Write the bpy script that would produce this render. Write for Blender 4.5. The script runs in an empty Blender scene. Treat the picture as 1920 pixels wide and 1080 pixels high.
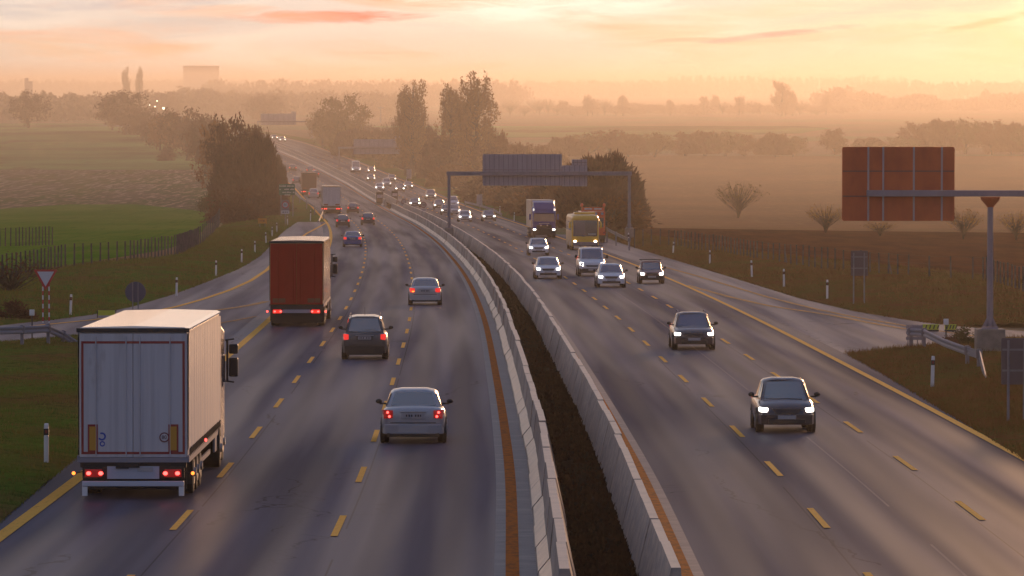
import bpy, math, random
import numpy as np
from mathutils import Vector, Matrix
R = math.radians
sc = bpy.context.scene
COL = sc.collection
# ------------------------------------------------------------------ camera
F = 9600.0 / 1920.0                      # focal length in picture widths
PITCH = math.atan(380 / 9600)
cam = bpy.data.cameras.new('camera'); cam.sensor_width = 36; cam.lens = 36 * F
cam.clip_start = 1; cam.clip_end = 40000
camo = bpy.data.objects.new('camera', cam); COL.objects.link(camo)
camo.location = (0, 0, 0); camo.rotation_euler = (R(90) - PITCH, 0, 0)
sc.camera = camo
# ------------------------------------------------------------------ sun + sky
SUN_AZ, SUN_EL = R(12), R(5)
sun = bpy.data.lights.new('sun', 'SUN'); sun.energy = 1.7; sun.angle = R(9); sun.color = (1, .54, .27)
suno = bpy.data.objects.new('sun', sun); COL.objects.link(suno)
sd = Vector((math.sin(SUN_AZ) * math.cos(SUN_EL), math.cos(SUN_AZ) * math.cos(SUN_EL), math.sin(SUN_EL)))
suno.rotation_euler = (-sd).to_track_quat('-Z', 'Y').to_euler()
sc.view_settings.view_transform = 'Standard'; sc.view_settings.look = 'None'
sc.view_settings.exposure = 0.06; sc.view_settings.gamma = 1
sc.cycles.volume_bounces = 1
sc.cycles.max_bounces = 6

class NT:
    """small helper round a node tree"""
    def __init__(s, nt): s.nt = nt; s.nt.nodes.clear()
    def n(s, t, **k):
        nd = s.nt.nodes.new(t)
        ins = k.pop('ins', {})
        for a, v in k.items(): setattr(nd, a, v)
        for a, v in ins.items():
            sk = nd.inputs[a]
            if isinstance(v, bpy.types.NodeSocket): s.nt.links.new(v, sk)
            else: sk.default_value = v
        return nd
    def m(s, op, a, b=0.0, c=0.0, clamp=False):
        nd = s.nt.nodes.new('ShaderNodeMath'); nd.operation = op; nd.use_clamp = clamp
        for i, v in enumerate((a, b, c)):
            if isinstance(v, bpy.types.NodeSocket): s.nt.links.new(v, nd.inputs[i])
            else: nd.inputs[i].default_value = v
        return nd.outputs[0]
    def mix(s, f, a, b, mode='MIX'):
        nd = s.nt.nodes.new('ShaderNodeMix'); nd.data_type = 'RGBA'; nd.blend_type = mode
        for sk, v in ((nd.inputs[0], f), (nd.inputs[6], a), (nd.inputs[7], b)):
            if isinstance(v, bpy.types.NodeSocket): s.nt.links.new(v, sk)
            else: sk.default_value = (*v, 1) if isinstance(v, tuple) and len(v) == 3 else v
        return nd.outputs[2]
    def ramp(s, f, stops, interp='LINEAR'):
        nd = s.nt.nodes.new('ShaderNodeValToRGB'); s.nt.links.new(f, nd.inputs[0])
        cr = nd.color_ramp; cr.interpolation = interp
        while len(cr.elements) > 1: cr.elements.remove(cr.elements[-1])
        for i, (p, c) in enumerate(stops):
            e = cr.elements[0] if i == 0 else cr.elements.new(p)
            e.position = p; e.color = (*c, 1)
        return nd.outputs[0]

def build_world():
    w = bpy.data.worlds.new('World'); sc.world = w; w.use_nodes = True
    T = NT(w.node_tree)
    sky = T.n('ShaderNodeTexSky', sky_type='NISHITA', sun_disc=False, sun_elevation=SUN_EL, sun_rotation=SUN_AZ,
              air_density=1.4, dust_density=1.0, ozone_density=1.5)
    tc = T.n('ShaderNodeTexCoord').outputs['Generated']
    sp = T.n('ShaderNodeSeparateXYZ', ins={0: tc}).outputs
    az = T.m('ARCTAN2', sp[0], sp[1])                    # 0 ahead, + to the right
    el = T.m('ARCSINE', sp[2])
    ela = T.m('ABSOLUTE', el)
    # broad sky of a misty sunset: bright cream horizon ahead, blue-violet overhead and behind
    band = T.ramp(T.m('DIVIDE', ela, math.pi / 2), [(0, (.88, .74, .60)), (.012, (.90, .79, .70)), (.05, (.68, .54, .50)), (.12, (.30, .25, .30)), (.3, (.10, .12, .28)), (1, (.06, .09, .26))])
    fwd = T.m('MULTIPLY_ADD', T.m('COSINE', T.m('SUBTRACT', az, .10)), .5, .5)
    fwd = T.m('POWER', fwd, 1.6)
    back = T.ramp(T.m('DIVIDE', ela, math.pi / 2), [(0, (.13, .155, .32)), (.3, (.075, .10, .27)), (1, (.06, .09, .26))])
    base = T.mix(fwd, back, band)
    # azimuth tint: orange towards the sun, greyer to the left
    kaz = T.m('MULTIPLY', az, 9.6)
    kel = T.m('MULTIPLY', el, 9.6)
    vec = T.n('ShaderNodeCombineXYZ', ins={0: kaz, 1: T.m('MULTIPLY', kel, 7.0), 2: 0.0}).outputs[0]
    def noise(scale, detail, off, dist=0.0, rough=.55):
        mp = T.n('ShaderNodeMapping', ins={0: vec, 1: off, 3: (scale, scale, 1)}).outputs[0]
        return T.n('ShaderNodeTexNoise', ins={'Vector': mp, 'Scale': 1.0, 'Detail': detail, 'Roughness': rough, 'Distortion': dist}).outputs['Fac']
    near = T.m('SUBTRACT', 1.0, T.m('MULTIPLY', ela, 4.0, clamp=True), clamp=True)  # clouds fade out upward
    rightw = T.n('ShaderNodeMapRange', ins={0: kaz, 1: -.9, 2: 1.2}).outputs[0]
    col = T.mix(T.m('MULTIPLY', T.m('SUBTRACT', 1.0, rightw), .55), base, T.mix(.5, base, (.66, .70, .74)))
    white = T.n('ShaderNodeMapRange', ins={0: noise(1.6, 5, (3, 1, 0), .4), 1: .45, 2: .70}).outputs[0]
    col = T.mix(T.m('MULTIPLY', T.m('MULTIPLY', white, near), .75), col, (1.15, 1.02, .86))
    peach = T.n('ShaderNodeMapRange', ins={0: noise(2.3, 5, (7.3, 4, 0), .7), 1: .5, 2: .72}).outputs[0]
    col = T.mix(T.m('MULTIPLY', T.m('MULTIPLY', peach, near), .85), col, (.98, .52, .34))
    blue = T.n('ShaderNodeMapRange', ins={0: noise(1.3, 4, (1.7, 9.2, 0), .5), 1: .48, 2: .66}).outputs[0]
    blue = T.m('MULTIPLY', blue, T.n('ShaderNodeMapRange', ins={0: kel, 1: .045, 2: .12}).outputs[0])
    col = T.mix(T.m('MULTIPLY', blue, T.m('MULTIPLY_ADD', rightw, .65, .30)), col, (.34, .46, .56))
    # named streaks of lit cloud: (azimuth, elevation, half length, half height, tilt, colour, strength)
    n2 = noise(6.0, 6, (0, 0, 0), .8, .65)
    for (a0, e0, sa, se, tilt, c, k) in (
            (-.31, .130, .17, .013, .010, (.86, .24, .20), 1.0), (-.42, .127, .11, .012, .0, (1.0, .45, .32), .85),
            (.52, .098, .15, .007, .11, (.42, .27, .38), 1.0), (.60, .094, .2, .010, .10, (.95, .50, .40), .6),
            (.93, .127, .13, .008, .22, (.95, .33, .26), 1.0), (.90, .156, .10, .006, .10, (.42, .38, .48), .9),
            (.285, .083, .09, .004, .05, (.86, .45, .36), .8), (-.24, .061, .10, .003, 0, (.85, .45, .32), .5), (-.75, .152, .25, .012, .0, (.55, .53, .58), .6),
            (.05, .150, .22, .03, 0, (1.25, 1.12, .98), .9), (.42, .135, .2, .016, .08, (1.0, .66, .50), .6), (-.80, .07, .2, .02, -.03, (.97, .60, .38), .7), (.80, .150, .22, .022, .05, (.47, .55, .60), .95), (.62, .128, .12, .010, .10, (.55, .60, .62), .7), (-.62, .118, .16, .010, .02, (.62, .60, .60), .6), (-.95, .140, .10, .02, 0, (.60, .60, .62), .6)):
        da = T.m('SUBTRACT', kaz, a0)
        de = T.m('SUBTRACT', T.m('SUBTRACT', kel, e0), T.m('MULTIPLY', da, tilt))
        q = T.m('ADD', T.m('POWER', T.m('ABSOLUTE', T.m('DIVIDE', da, sa)), 2.0), T.m('POWER', T.m('ABSOLUTE', T.m('DIVIDE', de, se)), 2.0))
        q = T.m('ADD', q, T.m('MULTIPLY', T.m('SUBTRACT', n2, .5), 5.0))
        f = T.n('ShaderNodeMapRange', interpolation_type='SMOOTHSTEP', ins={0: q, 1: 1.5, 2: -.6, 3: 0.0, 4: k}).outputs[0]
        col = T.mix(f, col, c)
    gold = T.n('ShaderNodeMapRange', interpolation_type='SMOOTHSTEP', ins={0: T.m('ADD', T.m('POWER', T.m('MULTIPLY', T.m('SUBTRACT', kaz, 1.45), .85), 2.0), T.m('POWER', T.m('MULTIPLY', kel, 2.6), 2.0)), 1: 1.3, 2: 0.0}).outputs[0]
    col = T.mix(T.m('MULTIPLY', gold, .40), col, (1.1, .72, .34))
    # bright aureole of the low sun, just outside the picture on the right
    dsun = T.n('ShaderNodeVectorMath', operation='DOT_PRODUCT', ins={0: T.n('ShaderNodeVectorMath', operation='NORMALIZE', ins={0: tc}).outputs[0], 1: tuple(sd)}).outputs['Value']
    aur = T.m('POWER', T.m('MAXIMUM', dsun, 0.0), 420.0)
    aur2 = T.m('POWER', T.m('MAXIMUM', dsun, 0.0), 60.0)
    ac = T.n('ShaderNodeVectorMath', operation='SCALE', ins={0: (1.0, .60, .24), 'Scale': T.m('ADD', T.m('MULTIPLY', aur, 9.0), T.m('MULTIPLY', aur2, .20))}).outputs[0]
    col = T.mix(1.0, col, ac, 'ADD')
    bg1 = T.n('ShaderNodeBackground', ins={0: sky.outputs[0], 1: 0.008})
    bg2 = T.n('ShaderNodeBackground', ins={0: col, 1: 0.86})
    ad = T.n('ShaderNodeAddShader', ins={0: bg1.outputs[0], 1: bg2.outputs[0]})
    T.n('ShaderNodeOutputWorld', ins={0: ad.outputs[0]})
build_world()

# ------------------------------------------------------------------ the lie of the land
PD = [0, 96, 300, 640, 750, 870, 1000, 1150, 1300, 1400, 1500, 1700, 2000, 2500, 3500, 5000, 8000, 14000, 30000]
PZ = [-7.8, -9.24, -12.3, -17.4, -18.5, -19.3, -19.6, -19.1, -17.3, -15.7, -14.5, -13.6, -14, -14, -13.5, -12, -10, -8, -4]
CD = [0, 96, 127, 151, 189, 253, 317, 425, 550, 645, 710, 850, 1040, 1200, 1310, 1430, 1600, 1900]
CX = [1.6, 1.64, 1.58, 1.40, 1.02, .26, -.85, -3.4, -7.2, -11, -14.3, -21.9, -33.5, -46.5, -58, -73, -100, -160]
def hermite(xs, ys):
    xs = np.array(xs, float); ys = np.array(ys, float)
    d = np.diff(ys) / np.diff(xs); h = np.diff(xs)
    m = np.empty(len(xs)); m[0] = d[0]; m[-1] = d[-1]
    m[1:-1] = (d[:-1] * h[1:] + d[1:] * h[:-1]) / (h[1:] + h[:-1])
    def f(x):
        i = min(max(int(np.searchsorted(xs, x)) - 1, 0), len(xs) - 2)
        t = (x - xs[i]) / h[i]; t2, t3 = t * t, t * t * t
        return float(ys[i] * (2*t3 - 3*t2 + 1) + h[i] * m[i] * (t3 - 2*t2 + t) + ys[i+1] * (-2*t3 + 3*t2) + h[i] * m[i+1] * (t3 - t2))
    return f
_zf = hermite(PD, PZ)
Cc = hermite(CD, CX)
DS = list(np.arange(40, 400, 4.0)) + list(np.arange(400, 1700, 8.0)) + list(np.arange(1700, 3000, 50.0)) + [3000, 3300, 3700, 4200, 5000, 6000, 8000, 11000, 15000, 22000]
DS = [float(d) for d in DS]
ZS = [_zf(d) for d in DS]
def gz(d): return float(np.interp(d, DS, ZS))
def head(d): return math.atan((Cc(d + 5) - Cc(d - 5)) / 10)
def grade(d): return math.atan((gz(d + 6) - gz(d - 6)) / 12)
CP, SP = math.cos(PITCH), math.sin(PITCH)
def ray(px, py):
    u = (px - 960) / 9600; v = (540 - py) / 9600
    return u / (CP + v * SP), (-SP + v * CP) / (CP + v * SP)
def at(px, py, lift=0.0):
    """the point of the ground that the photograph shows at a pixel: (X, distance)"""
    kx, kz = ray(px, py)
    lo = 45.0; d = lo
    while d < 20000:
        if kz * d <= gz(d) + lift: break
        lo = d; d *= 1.01
    for _ in range(25):
        mid = (lo + d) / 2
        if kz * mid <= gz(mid) + lift: d = mid
        else: lo = mid
    return kx * d, d
def xat(px, d): return (px - 960) / 9600 * d          # lateral place of a column at a distance
def zat(py, d): return ray(960, py)[1] * d            # height of a row at a distance

# ------------------------------------------------------------------ mesh helpers
class MB:
    def __init__(s): s.v = []; s.f = []
    def add(s, v, f):
        o = len(s.v); s.v += [tuple(p) for p in v]; s.f += [tuple(i + o for i in q) for q in f]; return s
    def box(s, x0, x1, y0, y1, z0, z1, M=None):
        v = [(x, y, z) for x in (x0, x1) for y in (y0, y1) for z in (z0, z1)]
        if M: v = [M @ Vector(p) for p in v]
        return s.add(v, [(0,1,3,2), (4,6,7,5), (0,4,5,1), (2,3,7,6), (0,2,6,4), (1,5,7,3)])
    def cbox(s, c, d, M=None): return s.box(c[0]-d[0]/2, c[0]+d[0]/2, c[1]-d[1]/2, c[1]+d[1]/2, c[2]-d[2]/2, c[2]+d[2]/2, M)
    def tube(s, a, b, r0, r1=None, n=8, cap=True):
        a, b = Vector(a), Vector(b); r1 = r0 if r1 is None else r1
        d = (b - a).normalized(); u = d.orthogonal().normalized(); w = d.cross(u)
        v = [a + (u * math.cos(t) + w * math.sin(t)) * r0 for t in [2*math.pi*i/n for i in range(n)]]
        v += [b + (u * math.cos(t) + w * math.sin(t)) * r1 for t in [2*math.pi*i/n for i in range(n)]]
        f = [(i, (i+1) % n, n + (i+1) % n, n + i) for i in range(n)]
        if cap: f += [tuple(range(n))[::-1], tuple(range(n, 2*n))]
        return s.add(v, f)
    def disc(s, c, r, axis, th, n=20):
        c = Vector(c); a = Vector(axis).normalized() * th / 2
        return s.tube(c - a, c + a, r, r, n)
    def ell(s, c, r, nu=12, nv=7):
        v = [(c[0], c[1], c[2] - r[2])]
        for j in range(1, nv):
            ph = -math.pi/2 + math.pi*j/nv
            for i in range(nu):
                t = 2*math.pi*i/nu
                v.append((c[0] + r[0]*math.cos(ph)*math.cos(t), c[1] + r[1]*math.cos(ph)*math.sin(t), c[2] + r[2]*math.sin(ph)))
        v.append((c[0], c[1], c[2] + r[2])); L = len(v) - 1
        f = [(0, 1 + (i+1) % nu, 1 + i) for i in range(nu)]
        for j in range(nv - 2):
            for i in range(nu):
                a = 1 + j*nu + i; b = 1 + j*nu + (i+1) % nu
                f.append((a, b, b + nu, a + nu))
        f += [(L, L - nu + i, L - nu + (i+1) % nu) for i in range(nu)]
        return s.add(v, f)
    def rings(s, rs, closed_ends=True):
        n = len(rs[0]); v = [p for r in rs for p in r]; f = []
        for j in range(len(rs) - 1):
            for i in range(n):
                a, b = j*n + i, j*n + (i+1) % n
                f.append((a, b, b + n, a + n))
        if closed_ends: f += [tuple(range(n))[::-1], tuple(range((len(rs)-1)*n, len(rs)*n))]
        return s.add(v, f)
    def quad(s, pts, off=(0,0,0), th=0.0):
        return s.add([Vector(p) + Vector(off) for p in pts], [tuple(range(len(pts)))])
    def mesh(s, name):
        me = bpy.data.meshes.new(name); me.from_pydata(s.v, [], s.f); me.update(); return me
def smooth(me, ang=None):
    me.polygons.foreach_set('use_smooth', [True] * len(me.polygons))
    if ang is not None:
        try: me.set_sharp_from_angle(angle=ang)
        except Exception: pass
    return me
def link(name, me, mat, parent=None, loc=None):
    o = bpy.data.objects.new(name, me); COL.objects.link(o)
    if not me.materials: me.materials.append(mat)
    if me.materials[0] != mat:
        o.material_slots[0].link = 'OBJECT'; o.material_slots[0].material = mat
    if parent: o.parent = parent
    if loc: o.location = loc
    return o
def tag(o, label=None, cat=None, group=None, kind=None):
    if label: o['label'] = label
    if cat: o['category'] = cat
    if group: o['group'] = group
    if kind: o['kind'] = kind
    return o
def empty(name, loc, rz=0, rx=0):
    o = bpy.data.objects.new(name, None); COL.objects.link(o)
    o.empty_display_size = .2; o.location = loc; o.rotation_euler = (rx, 0, rz); return o
def bevel(o, w, n=2, ang=R(30)):
    m = o.modifiers.new('bevel', 'BEVEL'); m.width = w; m.segments = n; m.limit_method = 'ANGLE'; m.angle_limit = ang; return o

# ------------------------------------------------------------------ materials
def mat(name, col, rough=.6, metal=0.0, spec=.5, emit=None, es=0.0, coat=0.0, var=None, bump=None, coords='Object', alpha=None):
    m = bpy.data.materials.new(name); m.use_nodes = True; T = NT(m.node_tree)
    b = T.n('ShaderNodeBsdfPrincipled')
    b.inputs['Roughness'].default_value = rough; b.inputs['Metallic'].default_value = metal
    b.inputs['Specular IOR Level'].default_value = spec; b.inputs['Coat Weight'].default_value = coat
    b.inputs['Coat Roughness'].default_value = .08
    b.inputs['Base Color'].default_value = (*col, 1)
    if emit: b.inputs['Emission Color'].default_value = (*emit, 1); b.inputs['Emission Strength'].default_value = es
    v = T.n('ShaderNodeTexCoord').outputs[coords]
    if var:   # (scale xyz, colour2, lo, hi, detail)
        sc_, c2, lo, hi = var[:4]
        mp = T.n('ShaderNodeMapping', ins={0: v, 3: sc_}).outputs[0]
        nz = T.n('ShaderNodeTexNoise', ins={'Vector': mp, 'Scale': 1.0, 'Detail': 6.0, 'Roughness': .62}).outputs['Fac']
        f = T.n('ShaderNodeMapRange', ins={0: nz, 1: lo, 2: hi}).outputs[0]
        c = T.mix(f, col, c2)
        if len(var) > 4:
            s2, c3, l2, h2 = var[4:8]
            mp = T.n('ShaderNodeMapping', ins={0: v, 1: (5.2, 1.3, 2.2), 3: s2}).outputs[0]
            n2 = T.n('ShaderNodeTexNoise', ins={'Vector': mp, 'Scale': 1.0, 'Detail': 5.0, 'Roughness': .6}).outputs['Fac']
            c = T.mix(T.n('ShaderNodeMapRange', ins={0: n2, 1: l2, 2: h2}).outputs[0], c, c3)
        T.nt.links.new(c, b.inputs['Base Color'])
    if bump:
        mp = T.n('ShaderNodeMapping', ins={0: v, 3: bump[0]}).outputs[0]
        nz = T.n('ShaderNodeTexNoise', ins={'Vector': mp, 'Scale': 1.0, 'Detail': 4.0}).outputs['Fac']
        bp = T.n('ShaderNodeBump', ins={'Strength': bump[1], 'Distance': bump[2], 'Height': nz}).outputs[0]
        T.nt.links.new(bp, b.inputs['Normal'])
    T.n('ShaderNodeOutputMaterial', ins={0: b.outputs[0]})
    return m

def asphalt_mat(name, base, dark, seed):
    """asphalt with worn wheel tracks, patches and fine grain; the UV map is (metres across, metres along)"""
    m = bpy.data.materials.new(name); m.use_nodes = True; T = NT(m.node_tree)
    uv = T.n('ShaderNodeTexCoord').outputs['UV']
    def nz(s, off, det=4.0, rough=.55):
        mp = T.n('ShaderNodeMapping', ins={0: uv, 1: off, 3: s}).outputs[0]
        return T.n('ShaderNodeTexNoise', ins={'Vector': mp, 'Scale': 1.0, 'Detail': det, 'Roughness': rough}).outputs['Fac']
    c = T.mix(T.n('ShaderNodeMapRange', ins={0: nz((.9, .012, 1), (seed, 0, 0)), 1: .36, 2: .66}).outputs[0], base, dark)
    patch = T.n('ShaderNodeMapRange', ins={0: nz((.12, .025, 1), (0, seed, 0), 3.0), 1: .45, 2: .62}).outputs[0]
    c = T.mix(T.m('MULTIPLY', patch, .5), c, tuple(x * .72 for x in base))
    grain = nz((30, 30, 1), (0, 0, 0), 3.0, .7)
    c = T.mix(T.m('MULTIPLY', T.m('SUBTRACT', grain, .35, clamp=True), .9), c, tuple(min(1, x * 1.7) for x in base))
    vor = T.n('ShaderNodeTexVoronoi', feature='DISTANCE_TO_EDGE', ins={'Vector': T.n('ShaderNodeMapping', ins={0: T.n('ShaderNodeVectorMath', operation='ADD', ins={0: uv, 1: T.n('ShaderNodeTexNoise', ins={'Vector': uv, 'Scale': .35, 'Detail': 3.0}).outputs['Color']}).outputs[0], 3: (.16, .016, 1)}).outputs[0], 'Scale': 1.0}).outputs['Distance']
    crack = T.m('LESS_THAN', vor, .0045)
    crack = T.m('MULTIPLY', crack, T.m('GREATER_THAN', nz((.3, .03, 1), (9, 3, 0), 2.0), .53))
    c = T.mix(T.m('MULTIPLY', crack, .65), c, (.012, .011, .012))
    ux = T.n('ShaderNodeSeparateXYZ', ins={0: uv}).outputs[0]
    wav = T.m('MULTIPLY', T.m('SUBTRACT', nz((0, .02, 1), (2, 2, 0), 1.0), .5), .5)
    lanes = (-3.6, -7.1, -10.6, 3.55, 6.85, 10.3)
    sheen = T.n('ShaderNodeMapRange', ins={0: nz((.55, .010, 1), (seed, 7, 0), 2.0), 1: .38, 2: .62, 3: .18, 4: .62}).outputs[0]
    for cx in lanes:                                  # two darker tyre tracks in every lane
        for k in (-.75, .75):
            dd = T.m('ABSOLUTE', T.m('SUBTRACT', T.m('ADD', ux, wav), cx + k))
            f = T.n('ShaderNodeMapRange', interpolation_type='SMOOTHSTEP', ins={0: dd, 1: .60, 2: .08, 3: 0.0, 4: .75}).outputs[0]
            c = T.mix(f, c, dark); sheen = T.m('ADD', sheen, T.m('MULTIPLY', f, .22))
    for cx, sw in ((-8.62, .02), (-5.15, .02), (4.9, .02), (6.9, .028), (8.45, .02)):   # sealed construction joints
        dd = T.m('ABSOLUTE', T.m('SUBTRACT', T.m('ADD', ux, T.m('MULTIPLY', wav, .12)), cx))
        f = T.m('MULTIPLY', T.m('LESS_THAN', dd, sw), T.m('GREATER_THAN', nz((0, .05, 1), (cx, 3, 0), 2.0), .42))
        c = T.mix(T.m('MULTIPLY', f, .75), c, (.20, .17, .17) if cx == 6.9 else (.012, .011, .013))
    b = T.n('ShaderNodeBsdfPrincipled', ins={'Base Color': c, 'Specular IOR Level': 0.0, 'Coat Weight': sheen, 'Coat Roughness': .42, 'Coat IOR': 1.45})
    T.nt.links.new(T.n('ShaderNodeMapRange', ins={0: nz((.42, .012, 1), (seed, 4, 0)), 1: .38, 2: .62, 3: .52, 4: .70}).outputs[0], b.inputs['Roughness'])
    bp = T.n('ShaderNodeBump', ins={'Strength': .5, 'Distance': .01, 'Height': nz((14, 5, 1), (0, 0, 0), 3.0)}).outputs[0]
    T.nt.links.new(bp, b.inputs['Normal'])
    T.n('ShaderNodeOutputMaterial', ins={0: b.outputs[0]})
    return m

def foliage_mat(name, a, bcol, ccol):
    m = bpy.data.materials.new(name); m.use_nodes = True; T = NT(m.node_tree)
    v = T.n('ShaderNodeTexCoord').outputs['Object']
    rnd = T.n('ShaderNodeObjectInfo').outputs['Random']
    n1 = T.n('ShaderNodeTexNoise', ins={'Vector': v, 'Scale': .55, 'Detail': 4.0}).outputs['Fac']
    n2 = T.n('ShaderNodeTexNoise', ins={'Vector': v, 'Scale': 3.0, 'Detail': 2.0}).outputs['Fac']
    c = T.mix(T.n('ShaderNodeMapRange', ins={0: n1, 1: .38, 2: .62}).outputs[0], a, bcol)
    c = T.mix(T.n('ShaderNodeMapRange', ins={0: n2, 1: .48, 2: .72}).outputs[0], c, ccol)
    c = T.mix(T.m('MULTIPLY', rnd, .3), c, bcol)
    b = T.n('ShaderNodeBsdfPrincipled', ins={'Base Color': c, 'Roughness': .9, 'Specular IOR Level': 0.0})
    tr = T.n('ShaderNodeBsdfTranslucent', ins={0: c})
    mx = T.n('ShaderNodeMixShader', ins={0: .3, 1: b.outputs[0], 2: tr.outputs[0]})
    T.n('ShaderNodeOutputMaterial', ins={0: mx.outputs[0]})
    return m

M = {}
M['asphL'] = asphalt_mat('asphalt_left', (.092, .094, .135), (.036, .038, .058), 1.3)
M['asphR'] = asphalt_mat('asphalt_right', (.100, .092, .125), (.040, .037, .052), 6.1)
M['asphS'] = asphalt_mat('asphalt_slip', (.20, .175, .185), (.12, .105, .112), 3.7)
M['gutter'] = mat('gutter_concrete', (.20, .19, .19), .6, var=((3, 8, 3), (.13, .125, .13), .4, .65, (.3, 1.2, .3), (.25, .23, .22), .5, .7))
M['stripe'] = mat('median_line_paint', (.50, .14, .02), .9, spec=.05, var=((6, 2, 6), (.26, .09, .03), .45, .65))
M['paint'] = mat('warm_lit_road_paint', (.82, .43, .08), .9, spec=.05, var=((9, 3, 9), (.50, .26, .06), .55, .75))  # warm sunset light is put into the line colour
M['paint2'] = mat('worn_road_paint', (.50, .26, .07), .85, spec=.05, var=((7, 1.5, 7), (.20, .16, .12), .42, .62))
M['barrier'] = mat('barrier_concrete', (.46, .37, .31), .75, var=((1.2, 1.2, 3), (.30, .27, .26), .4, .65, (5, 5, .7), (.15, .13, .12), .54, .70), bump=((30, 30, 30), .3, .01))
def tone_by_object(m, k0, k1):
    nt = m.node_tree; b = [n for n in nt.nodes if n.type == 'BSDF_PRINCIPLED'][0]; src = b.inputs['Base Color'].links[0].from_socket
    oi_ = nt.nodes.new('ShaderNodeObjectInfo'); mr = nt.nodes.new('ShaderNodeMapRange'); mr.inputs[3].default_value = k0; mr.inputs[4].default_value = k1
    vm = nt.nodes.new('ShaderNodeVectorMath'); vm.operation = 'SCALE'
    nt.links.new(oi_.outputs['Random'], mr.inputs[0]); nt.links.new(src, vm.inputs[0]); nt.links.new(mr.outputs[0], vm.inputs['Scale']); nt.links.new(vm.outputs[0], b.inputs['Base Color'])
tone_by_object(M['barrier'], .72, 1.12)
M['barrierlit'] = mat('barrier_lit_faces', (.62, .45, .33), .38, spec=.6, var=((1.2, 1.2, 1.2), (.50, .36, .27), .45, .65, (6, 3, 6), (.36, .27, .22), .6, .78))  # lighter, glossier concrete: sky light painted on upward faces
M['joint'] = mat('joint_dark', (.03, .028, .03), .9)
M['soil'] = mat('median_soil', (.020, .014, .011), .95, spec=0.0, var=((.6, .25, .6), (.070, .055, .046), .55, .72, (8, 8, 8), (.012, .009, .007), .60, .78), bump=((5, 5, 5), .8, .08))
M['grass'] = mat('verge_grass', (.095, .15, .022), .95, spec=0.0, var=((.25, .12, 1), (.15, .095, .032), .42, .62, (2.2, 1.2, 2), (.04, .065, .012), .5, .72), bump=((9, 4, 9), .8, .1))
M['grassR'] = mat('right_verge_grass', (.12, .085, .020), .95, spec=0.0, var=((.22, .1, 1), (.15, .06, .022), .40, .62, (2.2, 1.2, 2), (.07, .09, .014), .52, .7), bump=((9, 4, 9), .8, .1))
M['plain'] = mat('plain_soil_hazed', (.30, .19, .11), .95, spec=0.0, var=((.01, .004, 1), (.20, .20, .09), .42, .6, (.05, .01, 1), (.32, .17, .09), .5, .7))  # soil lightened so its colour carries some distant haze
M['green'] = mat('winter_wheat', (.125, .21, .025), .95, spec=0.0, var=((.08, .02, 1), (.06, .17, .006), .4, .65, (.9, .05, 1), (.05, .14, .006), .55, .7))
M['stubble'] = mat('mulched_rows', (.14, .11, .07), .95, spec=0.0, var=((.10, .02, 1), (.08, .10, .03), .44, .6, (1.2, .06, 1), (.34, .27, .19), .52, .62))
M['meadow'] = mat('far_meadow_hazed', (.20, .30, .10), .95, spec=0.0, var=((.012, .006, 1), (.085, .085, .035), .4, .62, (.1, .02, 1), (.11, .08, .04), .56, .7))  # meadow green paled, with haze brightness put into the colour
M['plough'] = mat('ploughed_earth', (.13, .036, .016), .95, spec=0.0, var=((.35, .04, 1), (.08, .024, .012), .4, .6, (3, .5, 1), (.17, .055, .024), .58, .76), bump=((3, 1, 3), .8, .15))
M['tan'] = mat('dry_field', (.36, .17, .075), .95, spec=0.0, var=((.02, .008, 1), (.28, .14, .065), .4, .6, (.8, .1, 1), (.38, .20, .09), .55, .7))
M['glass'] = mat('car_glass', (.02, .028, .045), .06, spec=.9, coat=.6)
M['glass'].node_tree.nodes['Principled BSDF'].inputs['IOR'].default_value = 2.1
M['tyre'] = mat('tyre_rubber', (.012, .012, .012), .85)
M['rim'] = mat('alloy_rim', (.35, .35, .36), .3, metal=.9)
M['black'] = mat('black_plastic', (.014, .014, .015), .45)
M['dark'] = mat('dark_chassis', (.018, .017, .018), .7)
M['tail'] = mat('tail_lamp', (.35, .01, .01), .2, emit=(1, .03, .02), es=.8, coat=.4)
M['tailoff'] = mat('tail_lamp_dim', (.22, .008, .01), .2, coat=.6, emit=(1, .02, .02), es=.12)
M['bulb'] = mat('red_bulb', (.6, .02, .02), .2, emit=(1, .06, .05), es=6)
M['amber'] = mat('amber_lamp', (.8, .3, .03), .3, emit=(1, .22, .03), es=3)
M['head'] = mat('headlamp', (.9, .9, .9), .2, emit=(1, .92, .82), es=5)
M['plate'] = mat('number_plate', (.34, .34, .36), .5)
M['ink'] = mat('plate_ink', (.02, .02, .03), .5)
M['galv'] = mat('galvanised_steel', (.26, .25, .28), .7, spec=.2, var=((3, 3, 3), (.24, .24, .28), .4, .65))
M['pole'] = mat('grey_painted_steel', (.20, .19, .23), .5, var=((2, 2, 2), (.15, .15, .18), .4, .65))
M['signback'] = mat('sign_back_grey', (.34, .32, .38), .5, var=((1.5, 1.5, .4), (.27, .26, .31), .4, .65))
M['signrust'] = mat('sign_back_brown', (.62, .12, .030), .55, var=((1.2, 1.2, .6), (.48, .085, .024), .4, .65))  # brown back, its colour pushed redder and brighter for the orange haze glow
M['seam'] = mat('panel_seam', (.16, .08, .07), .6)
M['mauve'] = mat('sign_frame_metal', (.50, .36, .36), .5)
M['concrete'] = mat('weathered_concrete', (.27, .23, .20), .85, var=((2, 2, 2), (.19, .16, .14), .4, .65, (4, 4, .6), (.33, .22, .13), .6, .75), bump=((20, 20, 20), .3, .02))
M['fence'] = mat('fence_post_concrete', (.10, .09, .10), .9, spec=.1, var=((2, 2, 2), (.06, .055, .06), .4, .65))
M['white'] = mat('white_plastic', (.72, .70, .70), .5, var=((4, 4, 2), (.55, .53, .52), .5, .7))
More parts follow.
